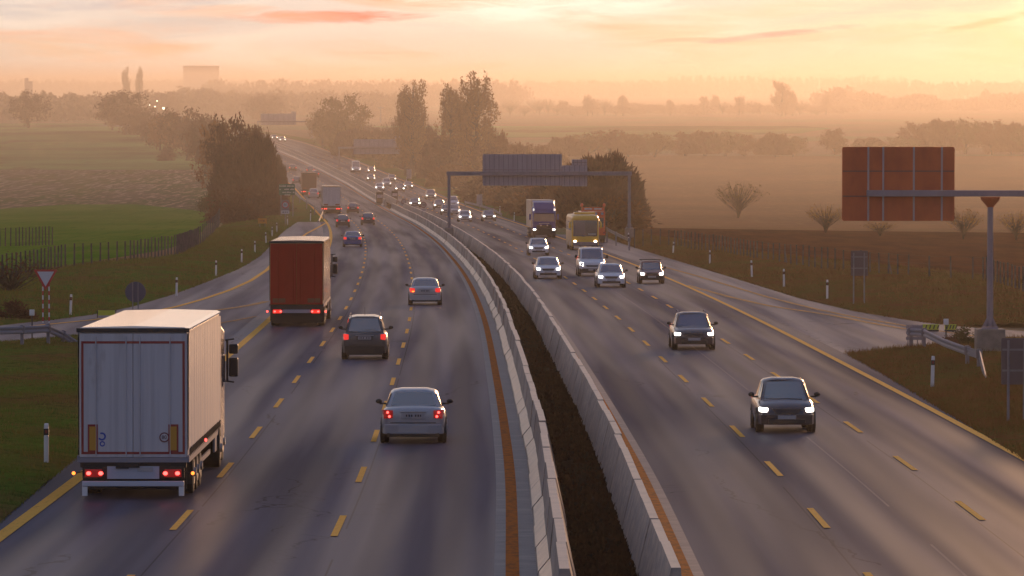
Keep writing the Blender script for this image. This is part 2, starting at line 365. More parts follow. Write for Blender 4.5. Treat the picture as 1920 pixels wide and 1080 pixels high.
M['red'] = mat('red_paint', (.45, .02, .02), .5)
M['reflect'] = mat('red_reflector', (.18, .012, .012), .3)
M['bark'] = mat('bark', (.055, .038, .030), .9, var=((2, 2, .6), (.035, .025, .02), .4, .6))
M['leaf_brown'] = foliage_mat('autumn_brown_twigs', (.095, .045, .032), (.14, .062, .036), (.055, .03, .024))
M['leaf_rust'] = foliage_mat('rust_leaves', (.18, .07, .03), (.22, .10, .035), (.11, .05, .025))
M['leaf_gold'] = foliage_mat('gold_olive_leaves', (.20, .13, .035), (.14, .10, .035), (.24, .14, .036))
M['leaf_poplar'] = foliage_mat('poplar_leaves', (.19, .10, .036), (.25, .14, .05), (.11, .06, .03))
M['leaf_green'] = foliage_mat('dull_green_leaves', (.045, .055, .015), (.075, .060, .020), (.03, .035, .012))
M['leaf_yellow'] = foliage_mat('yellow_sapling_leaves', (.50, .27, .05), (.42, .20, .05), (.30, .16, .05))
M['leaf_far_hazed'] = foliage_mat('far_wood_leaves_hazed', (.32, .21, .14), (.38, .24, .15), (.26, .17, .12))  # leaf colours paled to imitate haze over the far woods
def paint(name, c, rough=.25, metal=0.0):
    m = mat(name, c, rough, metal, coat=1.0); [n for n in m.node_tree.nodes if n.type == 'BSDF_PRINCIPLED'][0].inputs['Coat Roughness'].default_value = .16; return m
M['silver'] = paint('silver_car_paint', (.36, .37, .40), .3, .35)
M['silver2'] = paint('light_silver_paint', (.42, .42, .44), .3, .25)
M['whitecar'] = paint('white_car_paint', (.62, .62, .66), .3)
M['graphite'] = paint('graphite_paint', (.060, .062, .068), .3, .3)
M['blackcar'] = paint('black_purple_paint', (.030, .026, .034), .25, .2)
M['brown'] = paint('dark_brown_paint', (.045, .034, .036), .25, .2)
M['maroon'] = paint('maroon_paint', (.12, .020, .018), .35)
M['redcar'] = paint('dark_red_paint', (.10, .018, .016), .3)
M['bluecar'] = paint('blue_car_paint', (.035, .07, .25), .3, .2)
M['greycar'] = paint('mid_grey_paint', (.14, .14, .15), .3, .3)

# ------------------------------------------------------------------ ground sheets
def ground_mesh(name, rows, material, lift, cols=1, bump=None, uvroad=None, kind='structure'):
    """rows: list of (d, x_left, x_right); a sheet that follows the land row by row"""
    rows = sorted(rows); ds = [r[0] for r in rows]
    dd = sorted(set([ds[0], ds[-1]] + [d for d in DS if ds[0] < d < ds[-1]]))
    v = []; uv = []
    for d in dd:
        xl = float(np.interp(d, ds, [r[1] for r in rows])); xr = float(np.interp(d, ds, [r[2] for r in rows]))
        for c in range(cols + 1):
            t = c / cols; x = xl + (xr - xl) * t
            z = gz(d) + lift + (bump(t, x, d) if bump else 0)
            v.append((x, d, z)); uv.append((x - Cc(min(d, 1900)), d))
    f = []; n = cols + 1
    for j in range(len(dd) - 1):
        for c in range(cols):
            a = j*n + c; f.append((a, a+1, a+1+n, a+n))
    me = bpy.data.meshes.new(name); me.from_pydata(v, [], f)
    ul = me.uv_layers.new(name='uv')
    li = np.empty(len(me.loops), dtype=np.int32); me.loops.foreach_get('vertex_index', li)
    ul.data.foreach_set('uv', np.array(uv, dtype=np.float32)[li].ravel())
    smooth(me); me.update()
    o = link(name, me, material); tag(o, kind=kind); return o
def pxrows(rows):
    out = []
    for (y, xl, xr) in rows:
        d = at(960, y)[1]; out.append((d, xat(xl, d), xat(xr, d)))
    return out
def offrows(oL, oR, d0, d1):
    ds = sorted(set([d0, d1] + [d for d in DS if d0 < d < d1]))
    return [(d, Cc(d) + oL, Cc(d) + oR) for d in ds]
def noise1(x, s=0): return math.sin(x*1.0 + s) * .5 + math.sin(x*2.3 + s*1.7) * .3 + math.sin(x*5.1 + s*2.9) * .2

ground_mesh('ground', [(40, -300, 300), (1000, -700, 700), (22000, -9000, 9000)], M['plain'], -.06, 1)
ROADEND = 1750
ground_mesh('road', offrows(-13.1, -1.98, 50, ROADEND), M['asphL'], .02)
o = ground_mesh('road', offrows(1.98, 12.7, 50, ROADEND), M['asphR'], .02)
ground_mesh('pavement', offrows(-1.98, -1.0, 50, ROADEND), M['gutter'], .024)
ground_mesh('pavement', offrows(1.2, 1.98, 50, ROADEND), M['gutter'], .024)
rng = random.Random(4)
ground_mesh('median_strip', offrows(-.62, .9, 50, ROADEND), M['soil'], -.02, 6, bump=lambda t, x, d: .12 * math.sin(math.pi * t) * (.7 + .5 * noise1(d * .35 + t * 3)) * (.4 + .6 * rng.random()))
# slip roads
SLIPL = [(416.5, 556, 640), (430, 537, 640), (440, 525, 640), (460, 508, 636), (480, 488, 625), (505, 447, 610), (530, 385, 590), (552, 326, 560), (575, 250, 535), (590, 178, 520), (600, 100, 505), (613, -20, 490), (625, -160, 480), (640, -400, 465), (672, -800, 425)]
rl = pxrows(SLIPL); rl = [(d, xl, Cc(d) - 12.6) for d, xl, xr in rl]
ground_mesh('slip_road', rl, M['asphS'], .012)
SLIPR = [(440, 0, 1122), (455, 0, 1160), (475, 0, 1222), (500, 0, 1305), (530, 0, 1402), (560, 0, 1500), (585, 0, 1606), (603, 0, 1716), (613, 0, 1800), (622, 0, 1930), (632, 0, 2300), (674, 0, 2900)]
rr = pxrows(SLIPR); rr = [(d, Cc(d) + 12.2, xr) for d, xl, xr in rr]
ground_mesh('slip_road', rr, M['asphS'], .012)

def line_strip(name, pts, w, material, lift):
    """painted line along pixel points"""
    P = []
    for px, py in pts:
        x, d = at(px, py); P.append((d, x))
    P.sort(); ds = [p[0] for p in P]
    rows = []
    for d in sorted(set(ds + [q for q in DS if ds[0] < q < ds[-1]])):
        x = float(np.interp(d, ds, [p[1] for p in P]))
        x2 = float(np.interp(d + 2, ds, [p[1] for p in P])); x1 = float(np.interp(d - 2, ds, [p[1] for p in P]))
        k = w / 2 * math.sqrt(1 + min(((x2 - x1) / 4) ** 2, 4)); rows.append((d, x - k, x + k))
    return ground_mesh(name, rows, material, lift)
# markings
ground_mesh('lane_marking', offrows(-12.42, -12.1, 50, 1500), M['paint'], .034)
ground_mesh('lane_marking', offrows(11.75, 12.0, 50, 1500), M['paint'], .034)
ground_mesh('lane_marking', offrows(-1.76, -1.50, 50, 1500), M['stripe'], .034)
ground_mesh('lane_marking', offrows(1.55, 1.77, 50, 1500), M['stripe'], .034)
def dashes(off, phase):
    mb = MB(); d = phase
    while d < 1300:
        a, b = d - 3.1, d + 3.1
        c = [a + (b - a) * i / 4 for i in range(5)]
        for p, q in zip(c[:-1], c[1:]):
            mb.add([(Cc(p) + off - .075, p, gz(p) + .036), (Cc(p) + off + .075, p, gz(p) + .036), (Cc(q) + off + .075, q, gz(q) + .036), (Cc(q) + off - .075, q, gz(q) + .036)], [(0, 1, 2, 3)])
        d += 18
    tag(link('lane_marking', mb.mesh('dashes'), M['paint']), kind='structure')
dashes(-8.8, 111 - 36); dashes(-5.33, 109.2 - 36); dashes(5.07, 111.6 - 36); dashes(8.6, 114 - 36)
line_strip('lane_marking', [(610, 419), (575, 438), (540, 465), (500, 507), (470, 527), (430, 545), (380, 562), (330, 576), (270, 588), (180, 600), (60, 612)], .3, M['paint'], .03)
line_strip('lane_marking', [(500, 566), (470, 573), (440, 578), (400, 583)], .45, M['paint2'], .03)
line_strip('lane_marking', [(480, 594), (440, 602), (405, 608), (360, 618)], .18, M['paint2'], .03)
line_strip('lane_marking', [(1240, 500), (1300, 516), (1360, 534), (1440, 558), (1520, 578), (1600, 595), (1700, 612), (1790, 626), (1900, 640)], .28, M['paint2'], .03)
line_strip('lane_marking', [(1290, 536), (1370, 558), (1440, 574), (1560, 592), (1640, 608), (1700, 618)], .35, M['paint2'], .03)
# grass: banks either side (with a swell of ground), the gores between road and slip road
def swell(h, s): return lambda t, x, d: h * math.sin(math.pi * min(max(t, 0), 1)) * (.8 + .35 * noise1(d * .07, s)) + .05 * noise1(x * 2.1 + d * .9, s) * math.sin(math.pi * min(max(t, 0), 1))
# left bank: from the fence down to the slip road edge
FENCE_L = [(-130, 540), (0, 520), (120, 500), (240, 492), (330, 478), (372, 462), (400, 436), (412, 424), (440, 416), (480, 409)]
def interp_line(pts, d):
    P = sorted((at(px, py)[1], at(px, py)[0]) for px, py in pts)
    return float(np.interp(d, [p[0] for p in P], [p[1] for p in P]))
LB = []
for (y, xl, xr) in [(409, 480, 575), (416, 430, 558), (430, 405, 537), (440, 395, 525), (460, 370, 508), (480, 325, 488), (495, 170, 465), (505, 100, 447), (530, -100, 385), (552, -260, 326), (575, -420, 250), (590, -520, 178), (600, -600, 100), (613, -700, -20)]:
    LB.append((y, xl, xr))
lb_rows = pxrows(LB); lb_sw = swell(.55, 1)
ground_mesh('grass_bank', lb_rows, M['grass'], .03, 14, bump=lb_sw)
gl_rows = pxrows([(637, 132, 320), (643, 40, 372), (650, -60, 376), (660, -260, 368), (700, -400, 336), (760, -500, 258), (800, -560, 214), (880, -700, 118), (935, -800, 52), (980, -900, 0), (1080, -1100, -125)])
gl_sw = lambda t, x, d: .35 * max(0, math.sin(math.pi * t)) ** .8 * (.9 + .2 * noise1(d * .09, 3)) + .03 * noise1(x * 2 + d)
ground_mesh('grass_verge', gl_rows, M['grass'], .035, 22, bump=gl_sw)
tip_rows = pxrows([(372, 545, 562), (385, 520, 580), (395, 490, 590), (405, 470, 602), (412, 470, 612), (416.4, 540, 616)])
ground_mesh('grass_verge', tip_rows, M['grass'], .032, 6)
RB = [(434, 1118, 1200), (446, 1142, 1230), (455, 1163, 1290), (475, 1224, 1420), (490, 1274, 1560), (505, 1324, 1740), (530, 1404, 1960), (560, 1502, 2150), (585, 1608, 2300), (603, 1718, 2450), (613, 1802, 2600)]
rb_rows = pxrows(RB); rb_sw = swell(.5, 5)
ground_mesh('grass_bank', rb_rows, M['grassR'], .03, 14, bump=rb_sw)
gr_rows = pxrows([(640, 1790, 2200), (648, 1742, 2250), (656, 1660, 2300), (664, 1586, 2350), (700, 1652, 2400), (740, 1718, 2450), (800, 1818, 2500), (860, 1916, 2600), (930, 2034, 2700), (1080, 2288, 2900)])
gr_sw = lambda t, x, d: .22 * max(0, math.sin(math.pi * t)) ** .8 * (.9 + .3 * noise1(d * .09, 2)) + .03 * noise1(x * 2 + d)
ground_mesh('grass_verge', gr_rows, M['grassR'], .035, 22, bump=gr_sw)
ground_mesh('grass_verge', offrows(12.65, 17.5, 640, 1600), M['grass'], .01)
ground_mesh('grass_verge', offrows(-18, -13.0, 760, 1600), M['grass'], .01)
# fields
ground_mesh('field', pxrows([(383, 130, 255), (390, 20, 330), (396, -50, 378), (402, -120, 388), (415, -200, 392), (435, -250, 378), (455, -280, 350), (470, -300, 300), (490, -320, 170), (505, -320, 60), (520, -350, -30)]), M['green'], -.01)
ground_mesh('field', pxrows([(318, -700, 400), (340, -700, 412), (360, -700, 410), (385, -700, 395), (402, -700, 392)]), M['stubble'], -.025)
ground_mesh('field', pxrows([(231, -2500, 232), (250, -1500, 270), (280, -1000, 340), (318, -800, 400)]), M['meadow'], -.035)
ground_mesh('field', pxrows([(427, 1195, 1225), (433, 1192, 1620), (440, 1200, 2300), (455, 1215, 2500), (480, 1260, 2700), (510, 1340, 2900), (560, 1600, 3100)]), M['plough'], -.02)
ground_mesh('field', pxrows([(292, 1120, 3600), (330, 1130, 3300), (380, 1150, 3000), (430, 1180, 2700), (440, 1190, 2600)]), M['tan'], -.04)
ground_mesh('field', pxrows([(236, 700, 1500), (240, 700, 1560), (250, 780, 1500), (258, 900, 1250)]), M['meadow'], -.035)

# ------------------------------------------------------------------ tufts and litter (stuff)
def scatter(name, rows, sw, lift, n, hmin, hmax, w, material, seed, label, cat, ylim=None):
    rg = random.Random(seed); rows = sorted(rows); ds = [r[0] for r in rows]; mb_v = []; mb_f = []
    xl = [r[1] for r in rows]; xr = [r[2] for r in rows]
    k = 0; tries = 0
    while k < n and tries < n * 20:
        tries += 1
        d = ds[0] + (ds[-1] - ds[0]) * rg.random() ** 1.3
        a, b = np.interp(d, ds, xl), np.interp(d, ds, xr)
        t = rg.uniform(-.006, 1.006); x = a + (b - a) * t
        if abs(x / d) > .104: continue
        if noise1(x * .35 + math.sin(d * .05) * 3, d * .03) < rg.uniform(-1, .6): continue
        z = gz(d) + lift + sw(t, x, d) - .02; h = rg.uniform(hmin, hmax)
        th = rg.uniform(0, 6.28); dx, dy = math.cos(th) * w, math.sin(th) * w
        ox, oy = rg.uniform(-.5, .5) * h, rg.uniform(-.5, .5) * h
        o = len(mb_v)
        mb_v += [(x - dx, d - dy, z), (x + dx, d + dy, z), (x + ox, d + oy, z + h)]
        mb_f.append((o, o+1, o+2)); k += 1
    me = bpy.data.meshes.new(name); me.from_pydata(mb_v, [], mb_f)
    return tag(link(name, me, material), label, cat, kind='stuff')
M['blade'] = foliage_mat('grass_blades', (.09, .15, .02), (.16, .11, .035), (.18, .18, .04))
M['bladeR'] = foliage_mat('dry_grass_blades', (.12, .085, .022), (.18, .08, .028), (.09, .11, .018))
M['litter'] = foliage_mat('fallen_leaves', (.035, .018, .012), (.055, .026, .014), (.015, .010, .008))
scatter('verge_tufts', gl_rows, gl_sw, .035, 30000, .04, .14, .012, M['blade'], 1, 'short rough green and brown grass tufts below the left guardrail', 'grass')
scatter('bank_tufts', lb_rows, lb_sw, .03, 26000, .08, .30, .03, M['blade'], 2, 'rough autumn grass tufts on the left bank under the fence', 'grass')
scatter('bank_tufts', rb_rows, rb_sw, .03, 22000, .08, .28, .03, M['bladeR'], 3, 'dry reddish grass tufts on the right bank under the fence', 'grass')
scatter('verge_tufts', gr_rows, gr_sw, .035, 22000, .05, .22, .014, M['bladeR'], 4, 'short dry grass tufts round the right hand guardrail', 'grass')
scatter('leaf_litter', offrows(-.5, .8, 85, 420), lambda t, x, d: .04, .0, 16000, .04, .15, .06, M['litter'], 5, 'dark fallen leaves and weeds filling the strip between the two barriers', 'leaves')
# ------------------------------------------------------------------ haze
def haze(y0, y1, ztop, col, dens, g, label):
    mb = MB(); mb.box(-7000, 7000, y0, y1, -30, ztop)
    m = bpy.data.materials.new('haze_air'); m.use_nodes = True; T = NT(m.node_tree)
    v = T.n('ShaderNodeVolumePrincipled', ins={'Color': (*col, 1), 'Density': dens, 'Anisotropy': g})
    nd = T.n('ShaderNodeOutputMaterial'); T.nt.links.new(v.outputs[0], nd.inputs['Volume'])
    tag(link('haze', mb.mesh('haze'), m), label, 'haze', kind='stuff')
haze(-60, 15000, 17, (.52, .50, .48), .00013, .76, 'thin evening air lying over the whole road and plain')
haze(570, 14500, 11, (.78, .72, .66), .00032, .66, 'pale mist lying over the distant fields and woods')
# ------------------------------------------------------------------ concrete median barriers
def barrier(name, prof, label, jog):
    root = empty(name, (Cc(90), 90, gz(90))); tag(root, label, 'barrier')
    rg = random.Random(jog); SEG = 6.0; cz = len(prof)
    def seg(d0, d1, jx, jz, detail=True):
        mb = MB(); rs = []
        n = 3 if detail else 1
        for i in range(n + 1):
            d = d0 + (d1 - d0) * i / n; th = -head(d)
            rs.append([(Cc(d) + jx + px, d, gz(d) + .03 + pz + (jz if pz > .5 else 0)) for px, pz in prof])
        mb.rings(rs); return mb
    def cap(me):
        me.materials.append(M['barrier']); me.materials.append(M['barrierlit'])
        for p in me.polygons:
            if abs(p.normal.z) > .42: p.material_index = 1  # tops and foot slopes take the painted-light concrete
    d = 84.0; k = 0
    far = MB()
    while d < 1500:
        g = .06
        jx, jz = rg.uniform(-.022, .022), rg.uniform(-.02, .02)
        if name and 757 < d < 795 : d += SEG; continue      # the emergency opening
        mb = seg(d + g/2, d + SEG - g/2, jx, jz, k < 100)
        if k < 100:
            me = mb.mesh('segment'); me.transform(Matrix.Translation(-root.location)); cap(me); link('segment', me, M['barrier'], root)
        else: far.add(mb.v, mb.f)
        k += 1; d += SEG
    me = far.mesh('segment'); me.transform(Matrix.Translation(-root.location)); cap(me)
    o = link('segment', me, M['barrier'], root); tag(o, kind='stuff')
    return root
barrier('concrete_barrier', [(-1.17, 0), (-1.15, .08), (-.94, .33), (-.87, 1.08), (-.70, 1.08), (-.45, 0)], 'long concrete barrier of jointed segments beside the outgoing carriageway, left of the leaf strip', 11)
barrier('concrete_barrier', [(.69, 0), (.95, 1.08), (1.11, 1.08), (1.16, .33), (1.38, .08), (1.40, 0)], 'long concrete barrier of jointed segments beside the oncoming carriageway, right of the leaf strip', 23)
# dark end units standing at the barrier opening
def end_unit(px, py, w, h, label):
    x, d = at(px, py); r = empty('barrier_end_unit', (x, d, gz(d) + .03), -head(d)); tag(r, label, 'crash block', 'dark blocks at the gap in the median barrier')
    o = link('base', MB().box(-w/2 - .15, w/2 + .15, -.8, .8, 0, .35).mesh('b'), M['concrete'], r); bevel(o, .04)
    o = link('housing', MB().box(-w/2, w/2, -.6, .6, .353, h).mesh('b'), M['dark'], r); bevel(o, .08)
    link('reflector', MB().box(-w/2 + .1, w/2 - .1, -.63, -.603, h*.55, h*.8).mesh('b'), M['signback'], r)
end_unit(712, 385, 1.1, 2.1, 'dark block ending the left barrier at the median opening, left one of two')
end_unit(740, 380, 1.0, 1.9, 'dark block ending the right barrier at the median opening, right one of two')

# ------------------------------------------------------------------ posts, signs, gantries
def delineator(px, py, h, label, orient=0):
    x, d = at(px, py); r = empty('delineator_post', (x, d, gz(d) + .03), orient, random.Random(px).uniform(-.04, .04)); r.rotation_euler[1] = random.Random(py).uniform(-.05, .05)
    tag(r, label, 'road marker', 'white delineator posts along the verges')
    k = h
    mb = MB(); mb.rings([[(-.06, -.05, 0), (.06, -.05, 0), (.06, .05, 0), (-.06, .05, 0)], [(-.06, -.05, k*.74), (.06, -.05, k*.74), (.06, .05, k*.74), (-.06, .05, k*.74)]])
    bevel(link('post', mb.mesh('post'), M['white'], r), .02)
    link('band', MB().box(-.063, .063, -.053, .053, k*.742, k*.90).mesh('band'), M['black'], r)
    mb = MB(); mb.rings([[(-.06, -.05, k*.902), (.06, -.05, k*.902), (.06, .05, k*.902), (-.06, .05, k*.902)], [(-.055, -.045, k), (.055, -.045, k), (.045, .04, k*1.03), (-.045, .04, k*1.03)]])
    link('cap', mb.mesh('cap'), M['white'], r)
    link('reflector', MB().box(-.03, .03, -.060, -.0535, k*.79, k*.87).mesh('refl'), M['reflect'], r)
for px, py, h, lb in [(87, 875, 1.05, 'white marker post on the grass left of the nearest truck'),
                      (132, 593, 1.05, 'white marker post on the bank right of the yield sign'),
                      (331, 556, 1.05, 'white marker post on the left bank, first one past the round blue sign'),
                      (405, 519, 1.05, 'white marker post on the left bank, second past the round blue sign'),
                      (453, 494, 1.05, 'white marker post on the left bank, third past the round blue sign'),
                      (478, 476, 1.05, 'white marker post on the left bank, fourth past the round blue sign'),
                      (499, 458, 1.1, 'white marker post behind the top left corner of the red truck'),
                      (510, 446, 1.1, 'white marker post below the orange sign on the left verge'),
                      (519, 437, 1.1, 'small white marker post just right of the orange sign'),
                      (539, 424, 1.2, 'white marker post under the speed limit sign'),
                      (582, 415, 1.4, 'thin white marker post on the grass nose before the dark guardrail'),
                      (1748, 729, 1.07, 'white marker post on the grass nose in front of the right guardrail'),
                      (1551, 563, 1.1, 'white marker post on the right bank below the grey sign back'),
                      (1470, 541, 1.15, 'white marker post on the right bank, second left of the grey sign back'),
                      (1410, 522, 1.15, 'white marker post on the right bank, third left of the grey sign back'),
                      (1331, 498, 1.1, 'white marker post on the right bank, fourth left of the grey sign back'),
                      (1262, 478, 1.05, 'white marker post on the right bank, nearest to the large gantry pier'),
                      (1179, 464, 1.3, 'white marker post at the end of the pale concrete rail by the gantry'),
                      (964, 415, 1.1, 'white marker post on the right verge left of the blue truck'),
                      (937, 402, 1.1, 'white marker post beyond the right lane behind the dark oncoming saloon'),
                      (762, 345, 1.2, 'tiny white marker post by the far right verge beside the brown shrubs'),
                      (730, 336, 1.2, 'tiny white marker post on the far right verge near the white delivery van')]:
    delineator(px, py, h, lb)

def posts_fence(pts, n, h, rad, name, label, cat='fence', lean=.03, wires=4, seed=0, braces=()):
    """a post-and-wire fence: one thing; each post a part, the wires one part"""
    P = [at(px, py) for px, py in pts]
    seglen = [math.dist(P[i], P[i+1]) for i in range(len(P) - 1)]; tot = sum(seglen)
    rg = random.Random(seed); ps = []
    for k in range(n):
        s = tot * k / (n - 1); i = 0
        while i < len(seglen) - 1 and s > seglen[i]: s -= seglen[i]; i += 1
        t = s / seglen[i]; ps.append((P[i][0] + (P[i+1][0] - P[i][0]) * t, P[i][1] + (P[i+1][1] - P[i][1]) * t))
    o0 = Vector((ps[0][0], ps[0][1], gz(ps[0][1]))); root = empty(name, o0); tag(root, label, cat)
    tops = []
    for k, (x, d) in enumerate(ps):
        b = Vector((x, d, gz(d) - .1)) - o0; tp = b + Vector((rg.uniform(-lean, lean), 0, h + .1 + rg.uniform(-.06, .06)))
        tops.append((b, tp))
        mb = MB(); mb.tube(b, tp, rad, rad * .8, 5)
        if k in braces:
            nx = Vector((ps[min(k+1, n-1)][0], ps[min(k+1, n-1)][1], gz(ps[min(k+1, n-1)][1]))) - o0
            mb.tube(b + (nx - b) * .5, b.lerp(tp, .75), rad * .7, rad * .7, 5)
        link('post', mb.mesh('post'), M['fence'], root)
    mb = MB()
    for w in range(wires):
        t = .18 + .8 * w / max(wires - 1, 1)
        for (a, b), (c, e) in zip(tops[:-1], tops[1:]): mb.tube(a.lerp(b, t), c.lerp(e, t), .005, .005, 3, False)
    link('wire', mb.mesh('wire'), M['dark'], root)
    return root
posts_fence([(-90, 545), (10, 528), (60, 519), (120, 506), (240, 497), (330, 482), (372, 464)], 68, 1.85, .075, 'post_fence', 'long fence of close grey posts along the top of the left bank', seed=1, braces=(9, 17))
posts_fence([(372, 464), (385, 452), (398, 440), (408, 428), (412, 418)], 15, 1.9, .08, 'post_fence', 'short leaning run of posts climbing to the dark trees at the left bank corner', seed=2)
posts_fence([(-40, 462), (30, 461), (98, 459)], 19, 1.75, .07, 'post_fence', 'short run of posts in the green field at the far left', seed=3)
posts_fence([(1190, 464), (1262, 468), (1340, 480), (1420, 496), (1560, 514), (1700, 528), (1840, 534), (1920, 560), (2000, 590)], 78, 1.8, .065, 'post_fence', 'long fence of thin posts in front of the dark ploughed field on the right', seed=4, braces=(35, 49))

def sign_posts(r, xs, h, rad, m, stripes=False):
    for x in xs:
        if stripes:
            o = link('post', MB().tube((x, 0, 0), (x, 0, h), rad, rad, 8).mesh('post'), M['white'], r)
            mb = MB(); z = .1
            while z < h - .2: mb.tube((x, 0, z), (x, 0, z + .2), rad + .004, rad + .004, 8); z += .42
            link('red_band', mb.mesh('bands'), M['red'], o)
        else: link('post', MB().tube((x, 0, 0), (x, 0, h), rad, rad, 8).mesh('post'), m, r)
def roundrect(w, h, r, n=5):
    p = []
    for cx, cz, a0 in ((w/2-r, h/2-r, 0), (-w/2+r, h/2-r, 90), (-w/2+r, -h/2+r, 180), (w/2-r, -h/2+r, 270)):
        for i in range(n + 1):
            a = R(a0 + 90*i/n); p.append((cx + r*math.cos(a), cz + r*math.sin(a)))
    return p
def plate(pts, y0, y1, cx=0, cz=0):
    n = len(pts); mb = MB()
    mb.add([(cx + x, y0, cz + z) for x, z in pts] + [(cx + x, y1, cz + z) for x, z in pts], [tuple(range(n)), tuple(range(n, 2*n))[::-1]] + [(i, (i+1) % n, n + (i+1) % n, n + i) for i in range(n)])
    return mb
def text_mesh(s, size):
    cu = bpy.data.curves.new('t', 'FONT'); cu.body = s; cu.size = size; cu.align_x = 'CENTER'; cu.align_y = 'CENTER'; cu.extrude = .004
    o = bpy.data.objects.new('t', cu); dg = bpy.context.evaluated_depsgraph_get(); COL.objects.link(o); dg.update()
    me = bpy.data.meshes.new_from_object(o.evaluated_get(dg)); bpy.data.objects.remove(o)
    me.transform(Matrix.Rotation(R(90), 4, 'X')); return me
# yield sign
x, d = at(86, 606)
r = empty('yield_sign', (x, d, gz(d))); tag(r, 'white triangular give way sign with red border on striped posts', 'road sign')
sign_posts(r, (-.14, .16), 2.45, .035, None, True)
def tri(s): return [(-s, s*.577), (s, s*.577), (0, -s*1.155)]
link('border', plate([(-.55, .48), (.55, .48), (.56, .44), (.03, -.50), (-.03, -.50), (-.56, .44)], -.06, -.035, 0, 2.12).mesh('p'), M['red'], r)
M['signwhite'] = mat('sign_white', (.58, .57, .60), .5)
link('face', plate([(-.41, .385), (.41, .385), (0, -.34)], -.066, -.0605, 0, 2.12).mesh('p'), M['signwhite'], r)
# round blue sign (back)
x, d = at(254, 590)
r = empty('round_sign', (x, d, gz(d))); tag(r, 'back of a round blue-grey sign on two posts by the left slip road', 'road sign')
sign_posts(r, (-.14, .14), 1.65, .03, M['pole'])
M['bluesign'] = mat('blue_grey_sign', (.055, .070, .13), .5)
link('disc', MB().disc((0, .05, 1.16), .53, (0, 1, 0), .02, 28).mesh('d'), M['bluesign'], r)
# yellow guide board by truck
M['lime'] = mat('lime_board', (.50, .55, .04), .5)
x, d = at(197, 597)
r = empty('guide_board', (x, d, gz(d))); tag(r, 'low yellow-green board edge behind the nearest truck roof', 'road sign')
link('board', MB().box(-.35, .5, -.02, .02, .15, .40).mesh('b'), M['lime'], r); link('post', MB().box(-.40, -.352, -.03, .03, 0, .42).mesh('b'), M['black'], r); link('post', MB().box(.52, .57, -.03, .03, 0, .42).mesh('b'), M['black'], r)
# speed limit sign with plate, left verge
x, d = at(535, 424)
r = empty('speed_limit_sign', (x, d, gz(d))); tag(r, 'small round red ringed sign with a white plate below, on the left verge', 'road sign')
link('post', MB().tube((0, 0, 0), (0, 0, 2.9), .05).mesh('p'), M['pole'], r)
link('backing', plate(roundrect(.95, 1.3, .05), -.06, -.03, 0, 2.55).mesh('p'), mat('grey_board', (.20, .16, .17), .6), r)
link('ring', MB().disc((0, -.075, 2.62), .44, (0, 1, 0), .02).mesh('d'), M['red'], r)
link('face', MB().disc((0, -.09, 2.62), .32, (0, 1, 0), .012).mesh('d'), M['signwhite'], r)
me = text_mesh('80', .42); me.transform(Matrix.Translation((0, -.102, 2.62))); link('number', me, M['ink'], r)
pl_ = link('plate', plate(roundrect(1.0, .42, .04), -.085, -.065, 0, 1.72).mesh('p'), M['signwhite'], r)
link('lettering', MB().box(-.38, -.10, -.094, -.0865, 1.65, 1.79).box(-.02, .12, -.094, -.0865, 1.65, 1.79).box(.18, .34, -.094, -.0865, 1.65, 1.79).mesh('l'), M['ink'], r)
# small orange sign
x, d = at(492, 430)
r = empty('orange_sign', (x, d, gz(d))); tag(r, 'small orange board on the left verge before the dark trees', 'road sign')
sign_posts(r, (-.3, .3), .9, .03, M['pole'])
M['orange'] = mat('orange_sign', (.62, .24, .02), .6, var=((4, 4, 4), (.45, .17, .02), .5, .7))
link('board', plate(roundrect(1.05, .62, .04), -.06, -.03, 0, 1.0).mesh('p'), M['orange'], r)
link('arrow', MB().box(-.3, .12, -.07, -.0615, .96, 1.04).add([(.12, -.066, 1.15), (.35, -.066, 1.0), (.12, -.066, .85)], [(0, 1, 2)]).mesh('a'), mat('dull_red_mark', (.30, .09, .02), .6), r)
# green direction sign
x, d = at(538, 392); d = 690; x = xat(538, d)
r = empty('direction_sign', (x, d, gz(d)), 0); tag(r, 'green direction sign with rows of white lettering beside the far left lane', 'road sign')
zt, zb = zat(345, d) - gz(d), zat(365.5, d) - gz(d)
sign_posts(r, (-.8, .8), zt - .1, .07, M['pole'])
M['greensign'] = mat('green_sign_face', (.012, .125, .075), .5)
M['palegreen'] = mat('sign_lettering', (.45, .55, .50), .5)
link('panel', plate(roundrect(2.15, zt - zb, .08), -.14, -.09, 0, (zt + zb) / 2).mesh('p'), M['greensign'], r)
me_l = MB(); rg = random.Random(8)
for rowz, segs in ((zt - .28, [(-1.0, -.1), (.05, .5), (.6, .95)]), (zt - .72, [(-1.0, -.75), (-.35, .35), (.45, 1.0)]), (zt - 1.12, [(-.6, -.1), (0, .65), (.8, 1.0)]), (zt - 1.45, [(-.3, .5)])):
    for a, b in segs:
        q = a
        while q < b - .04: wq = rg.uniform(.06, .10); me_l.box(q, min(q + wq, b), -.150, -.1415, rowz - .09, rowz + rg.choice((.07, .10))); q += wq + .03
link('lettering', me_l.mesh('l'), M['palegreen'], r)

def panel_back(r, x0, x1, z0, z1, m, ribs, rail, y=0.0, rm=None, corner=.05, hl=()):
    o = link('panel', plate(roundrect(x1 - x0, z1 - z0, corner), y, y + .05, (x0 + x1) / 2, (z0 + z1) / 2).mesh('panel'), m, r)
    mb = MB()
    for q in ribs: mb.box(q - .035, q + .035, y - .07, y - .001, z0 + .01, z1 - .01)
    link('rib', mb.mesh('rib'), rm or M['pole'], o)
    if hl:
        mb = MB()
        for z in hl: mb.box(x0 + .02, x1 - .02, y - .012, y - .0015, z - .02, z + .02)
        link('seam', mb.mesh('seam'), M['seam'], o)
    return o
